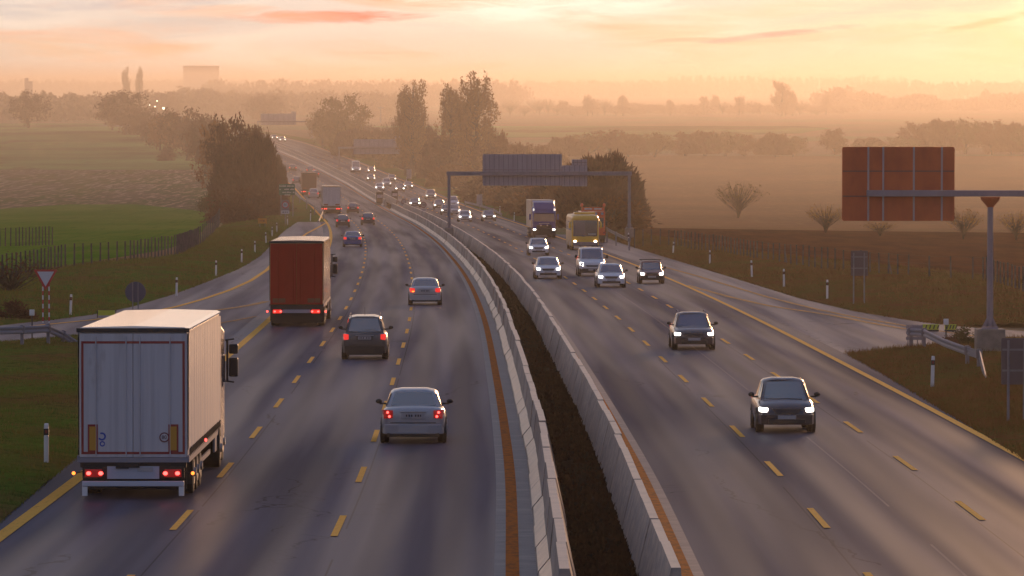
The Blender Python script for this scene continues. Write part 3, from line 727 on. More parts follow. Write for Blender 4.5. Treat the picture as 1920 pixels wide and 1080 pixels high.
# big gantry over the oncoming carriageway
def gantry(D, pxl, pxr, ybeam, panels, label, pr=.17, bt=.42, pedestal=True, base_r_y=None):
    xl, xr = xat(pxl, D), xat(pxr, D); z0 = gz(D); zb = zat(ybeam, D) - z0
    r = empty('sign_gantry', (xl, D, z0)); tag(r, label, 'gantry')
    W = xr - xl
    for xx, nm in ((0, 'leg'), (W, 'leg')):
        o = link('leg', MB().tube((xx, 0, 1.3), (xx, 0, zb - bt/2), pr, pr * .9, 14).mesh('leg'), M['pole'], r)
        mb = MB(); mb.tube((xx, 0, 1.303), (xx, 0, 1.36), pr * 2.2, pr * 2.2, 14)
        for a in range(6):
            t = a * math.pi / 3; mb.tube((xx + math.cos(t)*pr*1.9, math.sin(t)*pr*1.9, 1.36), (xx + math.cos(t)*pr*.95, math.sin(t)*pr*.95, 1.75), .035, .03, 4)
        link('flange', mb.mesh('flange'), M['pole'], o)
        bevel(link('pedestal', MB().box(xx - .45, xx + .45, -.45, .45, -.3, 1.297).mesh('ped'), M['concrete'], r), .03)
    bevel(link('beam', MB().box(-.25, W + .25, -.18, .18, zb - bt/2, zb + bt/2).mesh('beam'), M['pole'], r), .03)
    for (a, b, y0, y1, nr) in panels:
        xa, xb = xat(a, D) - xl, xat(b, D) - xl; za, zb2 = zat(y1, D) - z0, zat(y0, D) - z0
        panel_back(r, xa, xb, za, zb2, M['signback'], [xa + (xb - xa) * (i + .5) / nr for i in range(nr)], 0, y=.30, hl=(za + (zb2 - za) * .5,))
        mb = MB()
        for i in range(max(2, nr // 4)):
            q = xa + (xb - xa) * (i + .5) / max(2, nr // 4); mb.box(q - .05, q + .05, .183, .297, zb - bt/2, zb + bt/2)
        link('bracket', mb.mesh('bk'), M['pole'], r)
    return r
gantry(520, 842, 1180, 325.5, [(905, 1053.5, 289, 348, 17), (1054, 1101, 310, 349.5, 5), (1072, 1100.5, 299, 309.7, 4)], 'large nearest gantry spanning the oncoming lanes with ribbed grey sign backs')
gantry(1120, 636, 797, 277, [(663, 740, 261, 289, 9), (740.3, 755, 255, 289, 2)], 'second hazy gantry over the oncoming lanes, in front of the round brown tree', pr=.15)
gantry(1450, 484, 585, 228, [(489, 546, 213, 234, 6), (546.3, 555, 209, 234, 1)], 'farthest hazy gantry, its pale panel half hidden behind the left trees', pr=.15)
# T gantry on the right
D = 205; xc = xat(1857, D); zg = gz(D); zbm = zat(362.5, D) - zg
r = empty('cantilever_gantry', (xc, D, zg)); tag(r, 'tall single pole gantry with a red-brown sign back in the right foreground', 'gantry')
zp = zat(615, D) - zg
M['pole2'] = mat('lilac_grey_pole', (.30, .24, .27), .45, var=((2, 2, 1), (.24, .19, .22), .4, .65))
pole = link('pole', MB().tube((0, 0, zp), (0, 0, zbm - .55), .135, .115, 18).mesh('pole'), M['pole2'], r)
mb = MB(); mb.tube((0, 0, zp - .02), (0, 0, zp + .05), .34, .34, 18)
for a in range(8):
    t = a * math.pi / 4; c, s = math.cos(t), math.sin(t)
    mb.add([(c*.12 - s*.012, s*.12 + c*.012, zp + .05), (c*.31 - s*.012, s*.31 + c*.012, zp + .05), (c*.12 - s*.012, s*.12 + c*.012, zp + .42), (c*.12 + s*.012, s*.12 - c*.012, zp + .05), (c*.31 + s*.012, s*.31 - c*.012, zp + .05), (c*.12 + s*.012, s*.12 - c*.012, zp + .42)], [(0,1,2), (5,4,3), (1,4,5,2), (0,2,5,3)])
link('flange', mb.mesh('fl'), M['pole2'], pole)
mb = MB(); mb.rings([[(math.cos(a)*q, math.sin(a)*q*.8, z) for a in [i*math.pi/6 for i in range(12)]] for q, z in ((.13, zbm - .56), (.16, zbm - .5), (.36, zbm - .27), (.40, zbm - .17), (.40, zbm - .14))])
link('bracket', mb.mesh('br'), M['signrust'], r)
bevel(link('pedestal', MB().box(-.57, .57, -.57, .57, zat(682, D) - zg, zp - .021).mesh('ped'), M['concrete'], r), .04)
xa = xat(1625, D) - xc; xb = 4.5
bevel(link('beam', MB().box(xa, xb, -.12, .12, zbm - .125, zbm + .125).mesh('beam'), M['pole2'], r), .02)
p0, p1, q0, q1 = xat(1579.5, D) - xc, xat(1790.5, D) - xc, zat(414.5, D) - zg, zat(275.5, D) - zg
panel_back(r, p0, p1, q0, q1, M['signrust'], [xat(q, D) - xc for q in (1628.5, 1656.5, 1714, 1766.5)], 0, y=.19, rm=M['mauve'], corner=.09, hl=(zat(321, D) - zg, zat(368, D) - zg))
# grey rectangular sign backs on the right
def rect_sign(px, ybase, x0, x1, y0, y1, label, m, posts):
    x, d = at(px, ybase); r = empty('rectangular_sign', (x, d, gz(d))); tag(r, label, 'road sign')
    z0 = gz(d)
    for q in posts: link('post', MB().tube((xat(q, d) - x, 0, -.1), (xat(q, d) - x, 0, zat(y0 + 4, d) - z0), .04, .04, 6).mesh('post'), M['pole'], r)
    link('panel', plate(roundrect(xat(x1, d) - xat(x0, d), zat(y0, d) - zat(y1, d), .04), .05, .08, (xat(x0, d) + xat(x1, d)) / 2 - x, (zat(y0, d) + zat(y1, d)) / 2 - z0).mesh('panel'), m, r)
    mb = MB()
    for yy in (y0 + (y1 - y0) * .25, y0 + (y1 - y0) * .7): mb.box(xat(x0, d) - x + .03, xat(x1, d) - x - .03, .03, .049, zat(yy, d) - z0 - .03, zat(yy, d) - z0 + .03)
    link('rail', mb.mesh('rail'), M['pole'], r)
M['signviolet'] = mat('violet_grey_sign_back', (.105, .085, .10), .55)
rect_sign(1611, 573, 1596, 1628, 470, 517, 'grey rectangular sign back on two thin posts on the right bank', M['signviolet'], (1601, 1621))
rect_sign(1895, 797, 1879, 1945, 634, 721, 'large dark sign back at the right edge beside the concrete pier', M['signviolet'], (1892, 1922))
# median round signs
def round_back(px, ybase, D, rpx, yc, label, plate_=None, legs=(0,)):
    x = xat(px, D); z0 = gz(D); r = empty('round_median_sign', (x, D, z0)); tag(r, label, 'road sign')
    zc = zat(yc, D) - z0; rad = rpx / 9600 * D
    for q in legs: link('post', MB().tube((q, .03, 0), (q, .03, zc), .04).mesh('p'), M['pole'], r)
    link('disc', MB().disc((0, -.03, zc), rad, (0, 1, 0), .03, 24).mesh('d'), mat('dull_sign_ring', (.16, .07, .09), .5), r)
    link('face', MB().disc((0, -.055, zc), rad * .72, (0, 1, 0), .012, 24).mesh('d'), mat('dull_sign_face', (.26, .22, .25), .5), r)
    if plate_:
        zp_ = zat(plate_[0], D) - z0; zq = zat(plate_[1], D) - z0
        link('plate', MB().box(-rad*.95, rad*.95, -.05, -.02, zq, zp_).mesh('pl'), M['signback'], r)
round_back(757, 390, 770, 5, 378, 'small round sign in the median just past the barrier opening')
me = text_mesh('100', .36)
round_back(794, 405, 720, 6, 384, 'round red ringed speed sign with a plate, on two posts in the median', (391, 400), (-.22, .22))
o = bpy.data.objects['round_median_sign.001']; me.transform(Matrix.Translation((0, -.072, zat(384, 720) - gz(720)))); link('number', me, M['ink'], o)
# utility pole far away
D = 1900; r = empty('utility_pole', (xat(714, D), D, gz(D))); tag(r, 'thin hazy utility pole standing left of the first tall poplars', 'pole')
link('mast', MB().tube((0, 0, 0), (0, 0, zat(199, D) - gz(D)), .25, .18, 6).mesh('m'), M['pole'], r)
link('crossarm', MB().box(-1.2, 1.2, -.1, .1, zat(203, D) - gz(D), zat(201.5, D) - gz(D)).mesh('m'), M['pole'], r)
# roadside boxes and thin lamp posts behind right carriageway
def rbox(px, py, w, h, name, label):
    x, d = at(px, py); r = empty(name, (x, d, gz(d))); tag(r, label, 'cabinet')
    link('body', MB().box(-w/2, w/2, -.4, .4, .2, h).mesh('b'), M['signback'], r); link('lid', MB().box(-w/2 - .08, w/2 + .08, -.48, .48, h + .003, h + .12).mesh('b'), M['pole'], r); link('plinth', MB().box(-w/2 - .05, w/2 + .05, -.45, .45, -.1, .197).mesh('b'), M['concrete'], r)
rbox(899, 386, .9, 1.7, 'roadside_cabinet', 'small grey cabinet on the right verge under the big gantry panel')
rbox(767, 336, 1.0, 2.0, 'roadside_cabinet', 'tiny hazy cabinet on the right verge left of the nearest poplar')

def guardrail(name, pts, h, label, posts=None, m=None, slats=False, zend=None, back=False):
    """W-profile rail through pixel points given at ground level"""
    P = [at(px, py) for px, py in pts]; o0 = Vector((P[0][0], P[0][1], gz(P[0][1]))); r = empty(name, o0); tag(r, label, 'guardrail')
    hs = zend or [h] * len(P)
    V3 = [Vector((x, d, gz(d))) - o0 for x, d in P]
    prof = [(0, .16), (.05, .13), (.055, .07), (.005, .02), (.005, -.02), (.055, -.07), (.05, -.13), (0, -.16), (-.012, -.16), (-.012, .16)]
    rs = []
    for i, p in enumerate(V3):
        t = (V3[min(i+1, len(V3)-1)] - V3[max(i-1, 0)]); t.z = 0; t.normalize(); nrm = Vector((t.y, -t.x, 0))
        if nrm.y > 0: nrm = -nrm
        rs.append([p + nrm * a + Vector((0, 0, hs[i] - .16 + b)) for a, b in prof])
    me = MB().rings(rs).mesh('rail'); link('rail', me, m or M['galv'], r)
    for k, (i, t) in enumerate(posts or [(i, 0) for i in range(len(V3))]):
        p = V3[i].lerp(V3[min(i+1, len(V3)-1)], t); hh = hs[i] + (hs[min(i+1, len(V3)-1)] - hs[i]) * t
        q = p + Vector((0, .13, 0))
        link('post', MB().box(q.x - .07, q.x + .07, q.y - .06, q.y + .06, q.z - .3, q.z + hh + .05).mesh('post'), M['pole'], r)
        link('spacer', MB().box(q.x - .12, q.x + .12, q.y - .125, q.y - .062, q.z + hh - .3, q.z + hh + .02).mesh('sp'), M['pole'], r)
    return r
guardrail('guardrail', [(-190, 664), (-60, 662), (41, 661), (90, 658), (118, 655), (146, 655)], .9, 'grey steel guardrail crossing the grass behind the nearest truck on the left', posts=[(1, 0), (2, 0), (3, 0), (4, 0)], zend=[1.05, 1.05, 1.08, 1.08, .75, .35])
guardrail('guardrail', [(1702, 653), (1733, 657), (1770, 676), (1805, 688), (1836, 697), (1850, 720)], .8, 'bent steel guardrail beside the concrete pier on the right grass nose', posts=[(0, .2), (1, 0), (3, .3), (4, 0)], zend=[.85, .88, .86, .82, .80, .10])
# slatted end piece of right guardrail
x, d = at(1717, 652); r = empty('slatted_barrier_end', (x, d + .6, gz(d))); tag(r, 'short slatted steel barrier end facing the slip road at right', 'guardrail')
for k in range(3): link('slat', MB().box(-.36, .34, -.03, .03, .30 + k*.24, .44 + k*.24, Matrix.Rotation(R(-8), 4, 'Z')).mesh('slat'), M['galv'], r)
for k in range(4): link('post', MB().box(-.30 + k*.2, -.26 + k*.2, .035, .10, -.05, .95).mesh('post'), M['pole'], r)
guardrail('guardrail', [(551, 371), (562, 381), (575, 392), (590, 403), (606, 412), (597, 417)], .95, 'dark seen-from-behind guardrail at the far left verge with a pale curled end', m=M['pole'], zend=[1.1, 1.2, 1.3, 1.3, 1.3, .2])
guardrail('guardrail', [(1138, 455), (1155, 461), (1180, 470)], 1.0, 'pale guardrail section ending at the large gantry pier', m=M['concrete'], zend=[1.5, 1.3, 1.1])
guardrail('guardrail', [(872, 388), (900, 395), (925, 403), (940, 408)], .9, 'pale guardrail on the right verge behind the oncoming saloon cars', zend=[.9, .9, .9, .6])
guardrail('guardrail', [(742, 347), (750, 350), (758, 353), (766, 357)], .9, 'tiny far guardrail lit orange on the right verge', m=M['barrier'], zend=[1.0, 1.0, .9, .6])
for px, py, lb in ((1773, 641, 'short post with a square white reflector behind the right guardrail'), (61, 641, 'short post with a square white reflector on the left guardrail')):
    x, d = at(px, py); d -= .2; r = empty('reflector_post', (x, d, gz(d))); tag(r, lb, 'road marker')
    zt = (1.35 if px < 500 else .95)
    link('stem', MB().tube((0, 0, 0), (0, 0, zt - .2), .03, .03, 6).mesh('s'), M['black'], r); bevel(link('reflector', MB().box(-.11, .11, -.05, .03, zt - .2, zt + .06).mesh('b'), M['white'], r), .02)
# yellow chevron boards lying at the right slip road
for px, w_, lb in ((1745, 30, 'low yellow-green chevron board behind the right guardrail, left one'), (1782, 22, 'low yellow-green chevron board behind the right guardrail, right one')):
    x, d = at(px, 622); r = empty('chevron_board', (x, d, gz(d))); tag(r, lb, 'road sign')
    w2 = w_ / 9600 * d / 2
    link('board', MB().box(-w2, w2, -.03, .03, .10, .34).mesh('b'), M['lime'], r)
    mb = MB()
    for k in range(4): q = -w2 + (k + .5) * w2 / 2; mb.add([(q, -.034, .13), (q + .07, -.034, .13), (q + .13, -.034, .31), (q + .06, -.034, .31)], [(0, 1, 2, 3)])
    link('arrow', mb.mesh('a'), mat('chevron_dark', (.10, .10, .03), .6), r); link('foot', MB().box(-w2, w2, -.05, .05, 0, .097).mesh('f'), M['black'], r)
# ------------------------------------------------------------------ vehicles
CACHE = {}
def part(key, name, fn, m, parent, bev=None, sm=None, sub=0):
    if key not in CACHE:
        me = fn().mesh(name)
        if sm is not None: smooth(me, sm)
        CACHE[key] = me
    o = link(name, CACHE[key], m, parent)
    if bev: bevel(o, bev)
    if sub: mm = o.modifiers.new('sub', 'SUBSURF'); mm.levels = mm.render_levels = sub
    return o
KINDS = {   # L, W, H, belt, rear glass base y, roof rear y, roof front y, screen base y, deck z, hood z
    'sedan':  dict(L=4.6, W=1.80, H=1.45, belt=.93, rb=-1.62, rr=-.95, rf=.30, fb=1.12, deck=1.02, hood=.90),
    'hatch':  dict(L=3.95, W=1.70, H=1.50, belt=.95, rb=-1.80, rr=-1.30, rf=.25, fb=1.12, deck=.98, hood=.92),
    'wagon':  dict(L=4.6, W=1.76, H=1.50, belt=.96, rb=-2.12, rr=-1.80, rf=.20, fb=1.05, deck=1.0, hood=.92),
    'suv':    dict(L=4.25, W=1.80, H=1.72, belt=1.08, rb=-1.95, rr=-1.66, rf=.25, fb=.98, deck=1.10, hood=1.03),
    'mpv':    dict(L=4.4, W=1.80, H=1.68, belt=1.02, rb=-2.05, rr=-1.75, rf=.55, fb=1.45, deck=1.05, hood=.98),
    'old':    dict(L=3.9, W=1.62, H=1.42, belt=.90, rb=-1.75, rr=-1.25, rf=.10, fb=.80, deck=.93, hood=.86),
    'van':    dict(L=4.9, W=1.92, H=1.96, belt=1.22, rb=-2.40, rr=-2.30, rf=.95, fb=1.62, deck=1.25, hood=1.18),
    'tallvan':dict(L=5.6, W=2.00, H=2.60, belt=1.35, rb=-2.78, rr=-2.72, rf=1.25, fb=2.00, deck=1.4, hood=1.25),
}
def car(kind, x, y, th, rx, z, label, paint_, group, front, lights=True, cat='car', rails=False, detail=2, rack=False, antenna=False, indic=False, dim=False, name=None):
    K = KINDS[kind]; L, W, H = K['L'], K['W'], K['H']; hw = W / 2
    r = empty(name or {'van': 'van', 'tallvan': 'van'}.get(kind, 'car'), (x, y, z), th, rx); tag(r, label, cat, group)
    big = kind in ('van', 'tallvan')
    def ring(yy, zb, zt, w, tuck=1.0):
        h = zt - zb
        half = [(w*.80, zb), (w*.955, zb + .06*h), (w, zb + .30*h), (w*1.0, zb + .60*h), (w*.965, zb + .86*h), (w*.86, zt - .01)]
        pts = [(0, zb)] + half + [(w*.45, zt + .015), (0, zt + .02)]
        return [(px, yy, pz) for px, pz in pts] + [(-px, yy, pz) for px, pz in pts[::-1][1:-1]]
    def body():
        e = L / 2; D_, Hd, B = K['deck'], K['hood'], K['belt']
        rs = [ring(-e, .46, D_ - .16, hw*.86), ring(-e + .05, .34, D_ - .04, hw*.93), ring(-e + .3, .27, D_, hw*.975), ring(K['rb'] + .05, .24, max(B, D_ - .01) + .01, hw*.99),
              ring(-.7, .22, B + .03, hw), ring(.3, .22, B, hw), ring(K['fb'] - .15, .22, B + .01, hw*.99),
              ring(e - .62, .24, Hd - .03, hw*.965), ring(e - .25, .26, Hd - .10 if not big else Hd - .16, hw*.93), ring(e - .06, .30, Hd - .24, hw*.85), ring(e, .42, Hd - .34, hw*.74)]
        return MB().rings(rs)
    part((kind, 'body'), 'body', body, paint_, r, sm=R(60), sub=detail)
    wb, wt = hw*.90, hw*(.70 if not big else .84)
    if kind == 'old': wt = hw*.76
    zb = K['belt'] - .04
    def cabpts():
        e1, e2 = K['rb'], K['fb']
        lo = [(wb*.93, e1, K['deck'] - .03), (wb, -.6, zb), (wb, .3, zb), (wb*.92, e2, K['hood'] - .03)]
        hi = [(wt*.95, K['rr'], H - .05), (wt, -.5, H - .01), (wt, .0, H - .01), (wt*.93, K['rf'], H - .06)]
        return lo, hi
    def cabin():
        lo, hi = cabpts(); rs = []
        for a, b in zip(lo, hi):
            rs.append([(-a[0], a[1], a[2] - .1), (a[0], a[1], a[2] - .1), (a[0], a[1], a[2]), (b[0], b[1], b[2] - .03), (b[0]*.55, b[1], b[2] + .025), (-b[0]*.55, b[1], b[2] + .025), (-b[0], b[1], b[2] - .03), (-a[0], a[1], a[2])])
        return MB().rings(rs)
    part((kind, 'cabin'), 'roof', cabin, paint_, r, sm=R(35), bev=.085)
    lo, hi = cabpts()
    def inset(q, s0, s1, t0, t1, off):
        a, b, c, d = [Vector(p) for p in q]     # bottom-left, bottom-right, top-right, top-left
        n = (b - a).cross(d - a).normalized()
        def P(s, t): return a.lerp(b, s).lerp(d.lerp(c, s), t) + n * off
        return MB().add([P(s0, t0), P((s0+s1)/2, t0 - .02), P(s1, t0), P(s1 - .015, t1), P((s0+s1)/2, t1 + .015), P(s0 + .015, t1)], [(0, 1, 2, 3, 4, 5)])
    def rearg():
        a, b = lo[0], hi[0]; return inset([(-a[0], a[1], a[2]), (a[0], a[1], a[2]), (b[0], b[1], b[2]), (-b[0], b[1], b[2])], .07, .93, .06 if kind != 'van' else .1, .90, .014)
    def frontg():
        a, b = lo[3], hi[3]; return inset([(a[0], a[1], a[2]), (-a[0], a[1], a[2]), (-b[0], b[1], b[2]), (b[0], b[1], b[2])], .06, .94, .05, .92, .014)
    part((kind, 'rg'), 'rear_window', rearg, M['glass'], r)
    part((kind, 'fg'), 'windscreen', frontg, M['glass'], r)
    for sx in (1, -1):
        def sideg(sx=sx):
            mb = MB()
            for i in range(3):
                q = [lo[i], lo[i+1], hi[i+1], hi[i]]
                if sx < 0: q = [(-p[0], p[1], p[2]) for p in (lo[i+1], lo[i], hi[i], hi[i+1])]
                g = inset(q, .10 if i == 0 else .04, .90 if i == 2 else .96, .12, .86, .012); mb.add(g.v, g.f)
            return mb
        if not (big): part((kind, 'sg', sx), 'side_window', sideg, M['glass'], r)
        else:
            def sideg2(sx=sx):
                q = [lo[2], lo[3], hi[3], hi[2]]
                if sx < 0: q = [(-p[0], p[1], p[2]) for p in (lo[3], lo[2], hi[2], hi[3])]
                return inset(q, .3, .85, .12, .86, .012)
            part((kind, 'sg', sx), 'side_window', sideg2, M['glass'], r)
    # wheels
    e = L / 2; wr = .31 if not big else .34
    for sx in (1, -1):
        for wy in (-e + .78, e - .82):
            part((kind, 'arch', sx, wy), 'wheel_arch', lambda: MB().disc((sx*(hw - .045), wy, wr + .03), wr + .065, (1, 0, 0), .10, 18), M['black'], r)
            w_ = part((kind, 'tyre', sx, wy), 'wheel', lambda: MB().disc((sx*(hw - .105), wy, wr), wr, (1, 0, 0), .24, 20), M['tyre'], r, bev=.03)
            if detail > 1: part((kind, 'rim', sx, wy), 'rim', lambda: MB().disc((sx*(hw + .018), wy, wr), wr*.62, (1, 0, 0), .02, 14), M['rim'], w_)
    # bumpers, plates, lamps
    D_ = K['deck']
    part((kind, 'rbump'), 'rear_bumper', lambda: MB().rings([[(sx_*hw*a, -e + b, z_) for sx_, a, b in ((-1, .95, .28), (-1, .88, .0), (-1, .45, -.05), (1, .45, -.05), (1, .88, .0), (1, .95, .28), (1, .7, .3), (-1, .7, .3))] for z_ in (.27, .32, .50, .54)]), paint_ if kind not in ('suv', 'van', 'tallvan', 'old') else M['black'], r, bev=.02)
    part((kind, 'rlow'), 'rear_valance', lambda: MB().box(-hw*.80, hw*.80, -e - .02, -e + .25, .19, .30), M['black'], r, bev=.02)
    part((kind, 'fbump'), 'front_bumper', lambda: MB().rings([[(sx_*hw*a, e + b, z_) for sx_, a, b in ((-1, .95, -.36), (-1, .86, -.06), (-1, .45, .04), (1, .45, .04), (1, .86, -.06), (1, .95, -.36), (1, .7, -.4), (-1, .7, -.4))] for z_ in (.24, .29, .48, .54)]), paint_ if kind not in ('van', 'tallvan', 'old') else M['black'], r, bev=.02)
    part((kind, 'intake'), 'air_intake', lambda: MB().box(-hw*.62, hw*.62, e - .05, e + .055, .27, .40), M['black'], r, bev=.015)
    gz_ = (.56, .70) if not big else (.66, .86)
    part((kind, 'grille'), 'grille', lambda: MB().add([(-hw*.38, e + .035, gz_[0]), (hw*.38, e + .035, gz_[0]), (hw*.50, e - .05, gz_[1]), (-hw*.50, e - .05, gz_[1]), (-hw*.38, e - .15, gz_[0]), (hw*.38, e - .15, gz_[0]), (hw*.5, e - .2, gz_[1]), (-hw*.5, e - .2, gz_[1])], [(0,1,2,3), (1,5,6,2), (4,0,3,7), (3,2,6,7), (4,5,1,0), (5,4,7,6)]), M['black'], r, bev=.015)
    part((kind, 'fplate'), 'number_plate', lambda: MB().box(-.26, .26, e + .04, e + .062, .40, .51), M['plate'], r)
    zpl = D_ - .30 if not big else .62
    part((kind, 'rplate'), 'number_plate', lambda: MB().box(-.26, .26, -e - .045, -e + .02, zpl, zpl + .12), M['plate'], r)
    if detail > 1: part((kind, 'rtext'), 'plate_lettering', lambda: MB().box(-.20, -.16, -e - .049, -e - .0455, zpl + .03, zpl + .09).box(-.13, -.09, -e - .049, -e - .0455, zpl + .03, zpl + .09).box(-.06, -.02, -e - .049, -e - .0455, zpl + .03, zpl + .09).box(.05, .09, -e - .049, -e - .0455, zpl + .03, zpl + .09).box(.12, .16, -e - .049, -e - .0455, zpl + .03, zpl + .09).box(.19, .22, -e - .049, -e - .0455, zpl + .03, zpl + .09), M['ink'], r)
    for sx in (1, -1):
        tl = {'sedan': (.25, .25, D_ - .20), 'hatch': (.17, .26, D_ - .17), 'wagon': (.18, .26, D_ - .17), 'suv': (.18, .24, D_ - .20), 'mpv': (.16, .32, D_ - .20), 'old': (.34, .16, D_ - .24), 'van': (.12, .5, 1.05), 'tallvan': (.12, .55, 1.15)}[kind]
        m_t = M['tailoff'] if dim else M['tail']
        w_, h_, zc = tl
        t_ = part((kind, 'tl', sx), 'tail_light', lambda: MB().add([(sx*hw*.94, -e + .22, zc - h_*.42), (sx*hw*.95, -e + .25, zc + h_*.45), (sx*(hw*.90), -e + .0, zc - h_*.5), (sx*(hw*.90), -e + .02, zc + h_*.5), (sx*(hw*.90 - w_), -e - .035, zc - h_*.42), (sx*(hw*.90 - w_), -e - .03, zc + h_*.42), (sx*(hw*.9 - w_), -e + .3, zc - h_*.42), (sx*(hw*.9 - w_), -e + .3, zc + h_*.42)], [(0,1,3,2), (2,3,5,4), (4,5,7,6), (6,7,1,0), (1,7,5,3), (0,2,4,6)]), m_t, r)
        if detail > 1 and dim:
            for k in (0, 1): part((kind, 'bulb', sx, k), 'lamp', lambda: MB().ell((sx*(hw*.88 - w_*.35 - k*.05), -e - .035, zc + h_*(.2 - .45*k)), (.035, .02, .035), 8, 5), M['bulb'], t_)
        if indic and sx < 0: part((kind, 'ind', sx), 'indicator', lambda: MB().ell((sx*(hw*.86 - w_*.5), -e - .03, zc - .07), (.08, .03, .035), 8, 5), M['amber'], t_)
        hx, hz_ = hw*.72, (.66 if not big else .82)
        if kind == 'old': hz_ = .62
        hh = .16 if not big else .26
        if detail == 1: hx = hw*.76; hh *= .8
        part((kind, 'hlbox', sx), 'headlight', lambda: MB().add([(sx*(hx - .08), e + .045, hz_ - hh*.5), (sx*(hx + .14), e - .09, hz_ - hh*.45), (sx*(hx + .14), e - .19, hz_ + hh*.6), (sx*(hx - .13), e - .05, hz_ + hh*.45), (sx*(hx - .14), e - .3, hz_ - hh*.5), (sx*(hx + .15), e - .4, hz_ - hh*.45), (sx*(hx + .15), e - .4, hz_ + hh*.6), (sx*(hx - .13), e - .4, hz_ + hh*.45)], [(0,1,2,3), (1,5,6,2), (4,0,3,7), (3,2,6,7), (0,4,5,1), (4,7,6,5)]), M['head'] if lights else M['rim'], r, bev=.035)
        ml = part((kind, 'mir', sx), 'wing_mirror', lambda: MB().ell((sx*(hw + .10), K['fb'] - .42, K['belt'] + .11), (.095, .06, .07 if not big else .15), 10, 6).box(min(sx*(hw*.88), sx*(hw + .08)), max(sx*(hw*.88), sx*(hw + .08)), K['fb'] - .45, K['fb'] - .39, K['belt'] + .02, K['belt'] + .07), M['black'], r, sm=R(50))
        if rails: part((kind, 'rail', sx), 'roof_rail', lambda: MB().tube((sx*wt*.93, K['rr'] + .15, H + .0), (sx*wt*.93, K['rr'] + .3, H + .07), .02, .02, 6).tube((sx*wt*.93, K['rr'] + .3, H + .07), (sx*wt*.93, K['rf'] - .1, H + .06), .02, .02, 6).tube((sx*wt*.93, K['rf'] - .1, H + .06), (sx*wt*.93, K['rf'] + .03, H - .03), .02, .02, 6), M['galv'], r)
    if rack: part((kind, 'rack'), 'roof_rack', lambda: MB().box(-hw*.86, hw*.86, -1.0, -.95, H + .07, H + .11).box(-hw*.86, hw*.86, .0, .05, H + .07, H + .11).box(-hw*.75, -hw*.71, -1.0, .05, H + .02, H + .069).box(hw*.71, hw*.75, -1.0, .05, H + .02, H + .069), M['black'], r)
    if antenna: part((kind, 'ant'), 'aerial', lambda: MB().tube((0, K['rr'] + .2, H), (0, K['rr'] - .05, H + .35), .008, .004, 5), M['black'], r)
    if detail > 1:
        zg_ = .60
        part((kind, 'gap'), 'boot_gap', lambda: MB().box(-hw*.70, hw*.70, -e - .020, -e + .06, .575, .592), M['black'], r)
        if kind in ('sedan', 'suv'): part((kind, 'trim'), 'boot_trim', lambda: MB().box(-.36, .36, -e - .045, -e + .03, zpl + .145, zpl + .175), M['rim'], r, bev=.006)
        part((kind, 'recess'), 'plate_recess', lambda: MB().box(-.33, .33, -e - .030, -e + .04, zpl - .03, zpl + .14), paint_ if kind == 'sedan' else M['black'], r, bev=.008)
    if kind == 'suv': part('wiper', 'wiper', lambda: MB().box(-.05, .45, -e + .05, -e + .09, K['deck'] + .06, K['deck'] + .08), M['black'], r)
    if front and detail > 1:   # driver and passenger head rests seen through the screen are left dark
        part((kind, 'wip'), 'wiper', lambda: MB().tube((-.5, K['fb'] + .03, K['hood'] + .02), (.1, K['fb'] - .02, K['hood'] + .045), .01, .01, 4).tube((.05, K['fb'] + .03, K['hood'] + .02), (.62, K['fb'] - .02, K['hood'] + .045), .01, .01, 4), M['black'], r)
    return r
GO = 'vehicles driving away on the left carriageway'; GI = 'oncoming vehicles on the right carriageway'
def place(px, py, L, away):
    x, d = at(px, py, .02); k = L / 2 - .35; s = head(d)
    d2 = d + k * math.cos(s); x2 = x + k * math.sin(s)
    return x2, d2, (-s if away else math.pi - s), (grade(d2) if away else -grade(d2)), gz(d2) + .022
def C(kind, px, py, away, label, pm, **k):
    x, y, th, rx, z = place(px, py, KINDS[kind]['L'], away)
    return car(kind, x, y, th, rx, z, label, M[pm], GO if away else GI, not away, **k)
# outgoing
C('sedan', 775, 831, True, 'silver saloon nearest the camera in the middle left lane, seen from behind', 'silver', dim=True)
C('suv', 684, 674, True, 'dark grey estate with roof rails and aerial, right of the red truck', 'graphite', rails=True, antenna=True)
C('sedan', 797, 572, True, 'silver saloon with a yellow indicator lit, alone in the lane by the barrier', 'silver2', indic=True)
C('sedan', 661, 463, True, 'blue saloon beyond the top right corner of the red truck', 'bluecar')
C('hatch', 643, 426, True, 'black hatchback right behind the far white truck', 'brown', detail=1)
C('hatch', 690, 422, True, 'dark hatchback in the lane right of the black hatchback', 'brown', detail=1)
C('hatch', 662, 400, True, 'dark red hatchback beside the far white truck', 'redcar', detail=1)
C('mpv', 588, 372, True, 'silver people carrier just behind the distant brown truck', 'silver2', detail=1)
C('hatch', 556, 345, True, 'dark car with red lamps left of the distant brown truck', 'greycar', detail=1)
C('hatch', 549, 321, True, 'small red tailed car farthest out on the left carriageway', 'brown', detail=1)
C('wagon', 591, 333, True, 'distant red car above the brown truck', 'maroon', detail=1)
C('mpv', 582, 326, True, 'pale grey distant car half hidden behind the distant red car', 'greycar', detail=1)
